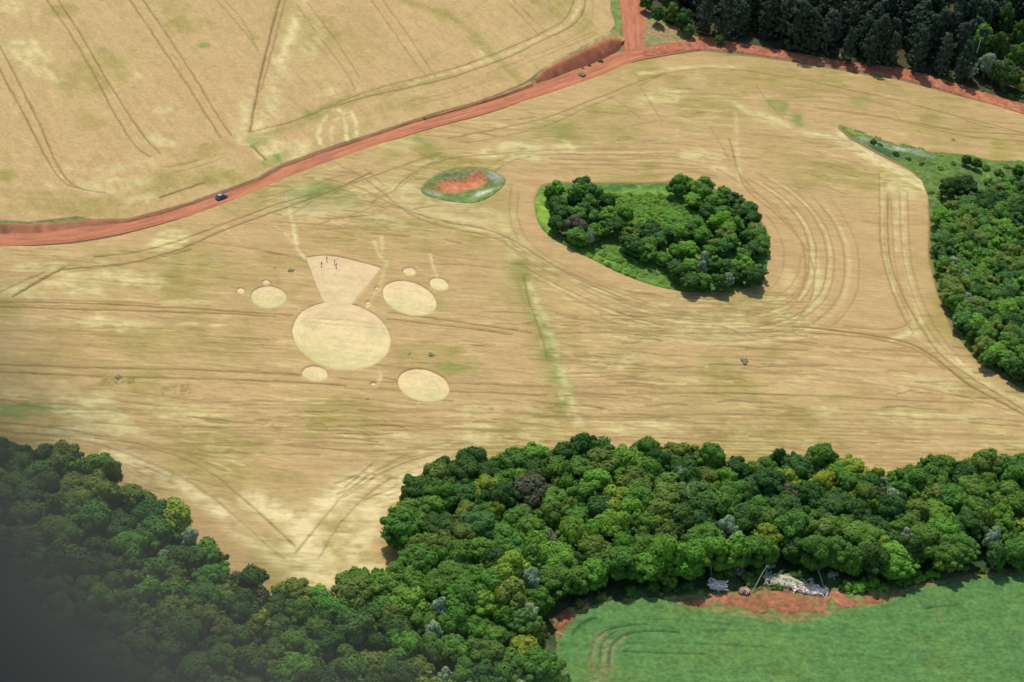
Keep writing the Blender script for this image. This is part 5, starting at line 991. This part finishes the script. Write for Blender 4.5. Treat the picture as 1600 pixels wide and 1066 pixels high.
person(502, 415.5, 10, c1, c2, hr, 'person in brown, left of the two standing in the flattened funnel')
person(510.5, 407.5, -25, c4, c1, hr, 'person in ochre clothes nearest the top edge of the funnel', True)
person(522.5, 413, 60, c3, c3, hr, 'left person of the grey clothed pair in the flattened funnel', False, .2)
person(525, 417.5, 200, c3, c2, hr, 'right person of the grey clothed pair in the flattened funnel', True)

# ------------------------------------------------------------------ aircraft window the picture is taken through
def window_frame():
    """moulded rounded frame; its lower left corner comes into the view, far out of focus"""
    d = .20; cx, cy, rad = .0285, .0535, .100
    x0, y0 = cx-rad, cy-rad; W_, H_ = .46, .36     # opening
    prof = [(0, 0), (.004, -.010), (.014, -.016), (.030, -.016), (.040, -.008), (.042, .004), (.030, .012), (.008, .010)]   # outward offset, depth
    path = []
    def arc(ax, ay, a0):
        for k in range(13): t = a0+math.pi/2*k/12; path.append((ax, ay, math.cos(t), math.sin(t)))
    arc(x0+rad, y0+rad, math.pi); arc(x0+W_-rad, y0+rad, 1.5*math.pi); arc(x0+W_-rad, y0+H_-rad, 0); arc(x0+rad, y0+H_-rad, .5*math.pi)
    V = []
    for ax, ay, nx, ny in path:
        for o, dep in prof: V.append((ax+nx*(rad+o), ay+ny*(rad+o), dep))
    n, m = len(path), len(prof); Fq = [[i*m+k, i*m+(k+1) % m, ((i+1) % n)*m+(k+1) % m, ((i+1) % n)*m+k] for i in range(n) for k in range(m)]
    # surrounding door skin
    P = []
    for ax, ay, nx, ny in path:
        for o, dep in [(.036, .002), (.12, .004), (.12, .030), (.036, .026)]: P.append((ax+nx*(rad+o), ay+ny*(rad+o), dep))
    Fp = [[i*4+k, i*4+(k+1) % 4, ((i+1) % n)*4+(k+1) % 4, ((i+1) % n)*4+k] for i in range(n) for k in range(4)]
    M = Matrix(((RT[0], UP[0], -F_[0], 0), (RT[1], UP[1], -F_[1], 0), (RT[2], UP[2], -F_[2], 0), (0, 0, 0, 1)))
    e = bpy.data.objects.new('aircraft_window', None); COL.objects.link(e)
    e.matrix_world = Matrix.Translation(Vector(CAM+F_*d)) @ M
    tag(e, 'dark grey rounded aircraft window frame, out of focus at the lower left corner', 'window frame')
    mf = flat_mat('grey_moulding', (.034, .0335, .027), .8)
    link('frame', raw_mesh('frame', V, Fq), e, mf); link('door_panel', raw_mesh('door_panel', P, Fp, smooth=False), e, mf)
window_frame()

# ------------------------------------------------------------------ light, sky, camera
SE, SA = R(57), R(20)         # sun height; turned left of the view direction
sd = Vector((-math.sin(SA)*math.cos(SE), math.cos(SA)*math.cos(SE), math.sin(SE)))
L = bpy.data.lights.new('sun', 'SUN'); L.energy = 3.9; L.angle = R(.53); L.color = (1, .955, .88)
so = bpy.data.objects.new('sun', L); COL.objects.link(so); so.rotation_euler = sd.to_track_quat('Z', 'Y').to_euler(); so.location = sd*500
wd = bpy.data.worlds.new('World'); scene.world = wd; wd.use_nodes = True
t = wd.node_tree; bg = t.nodes['Background']; sk = t.nodes.new('ShaderNodeTexSky'); sk.sky_type = 'NISHITA'; sk.sun_disc = False
sk.sun_elevation = SE; sk.sun_rotation = -SA; t.links.new(sk.outputs[0], bg.inputs[0]); bg.inputs[1].default_value = .15
cd = bpy.data.cameras.new('camera'); cam = bpy.data.objects.new('camera', cd); COL.objects.link(cam); scene.camera = cam
cd.sensor_width = 36; cd.lens = 36*FPX/1600; cd.clip_start = .03; cd.clip_end = 20000
cam.matrix_world = Matrix.Translation(Vector(CAM)) @ Matrix(((RT[0], UP[0], -F_[0], 0), (RT[1], UP[1], -F_[1], 0), (RT[2], UP[2], -F_[2], 0), (0, 0, 0, 1)))
cd.dof.use_dof = True; cd.dof.focus_distance = 610; cd.dof.aperture_fstop = 2.8; cd.dof.aperture_blades = 0
scene.render.resolution_x = 1024; scene.render.resolution_y = 682
v = scene.view_settings; v.view_transform = 'Standard'; v.look = 'None'; v.gamma = 1; v.exposure = .25
print('LONG', [o['label'] for o in bpy.data.objects if 'label' in o and len(o['label'].replace('-', ' ').split()) > 16][:8])
print('plants', len(ALL), {k: sum(a['kind'] == k for a in ALL) for k in ('tree', 'bush', 'pine')})
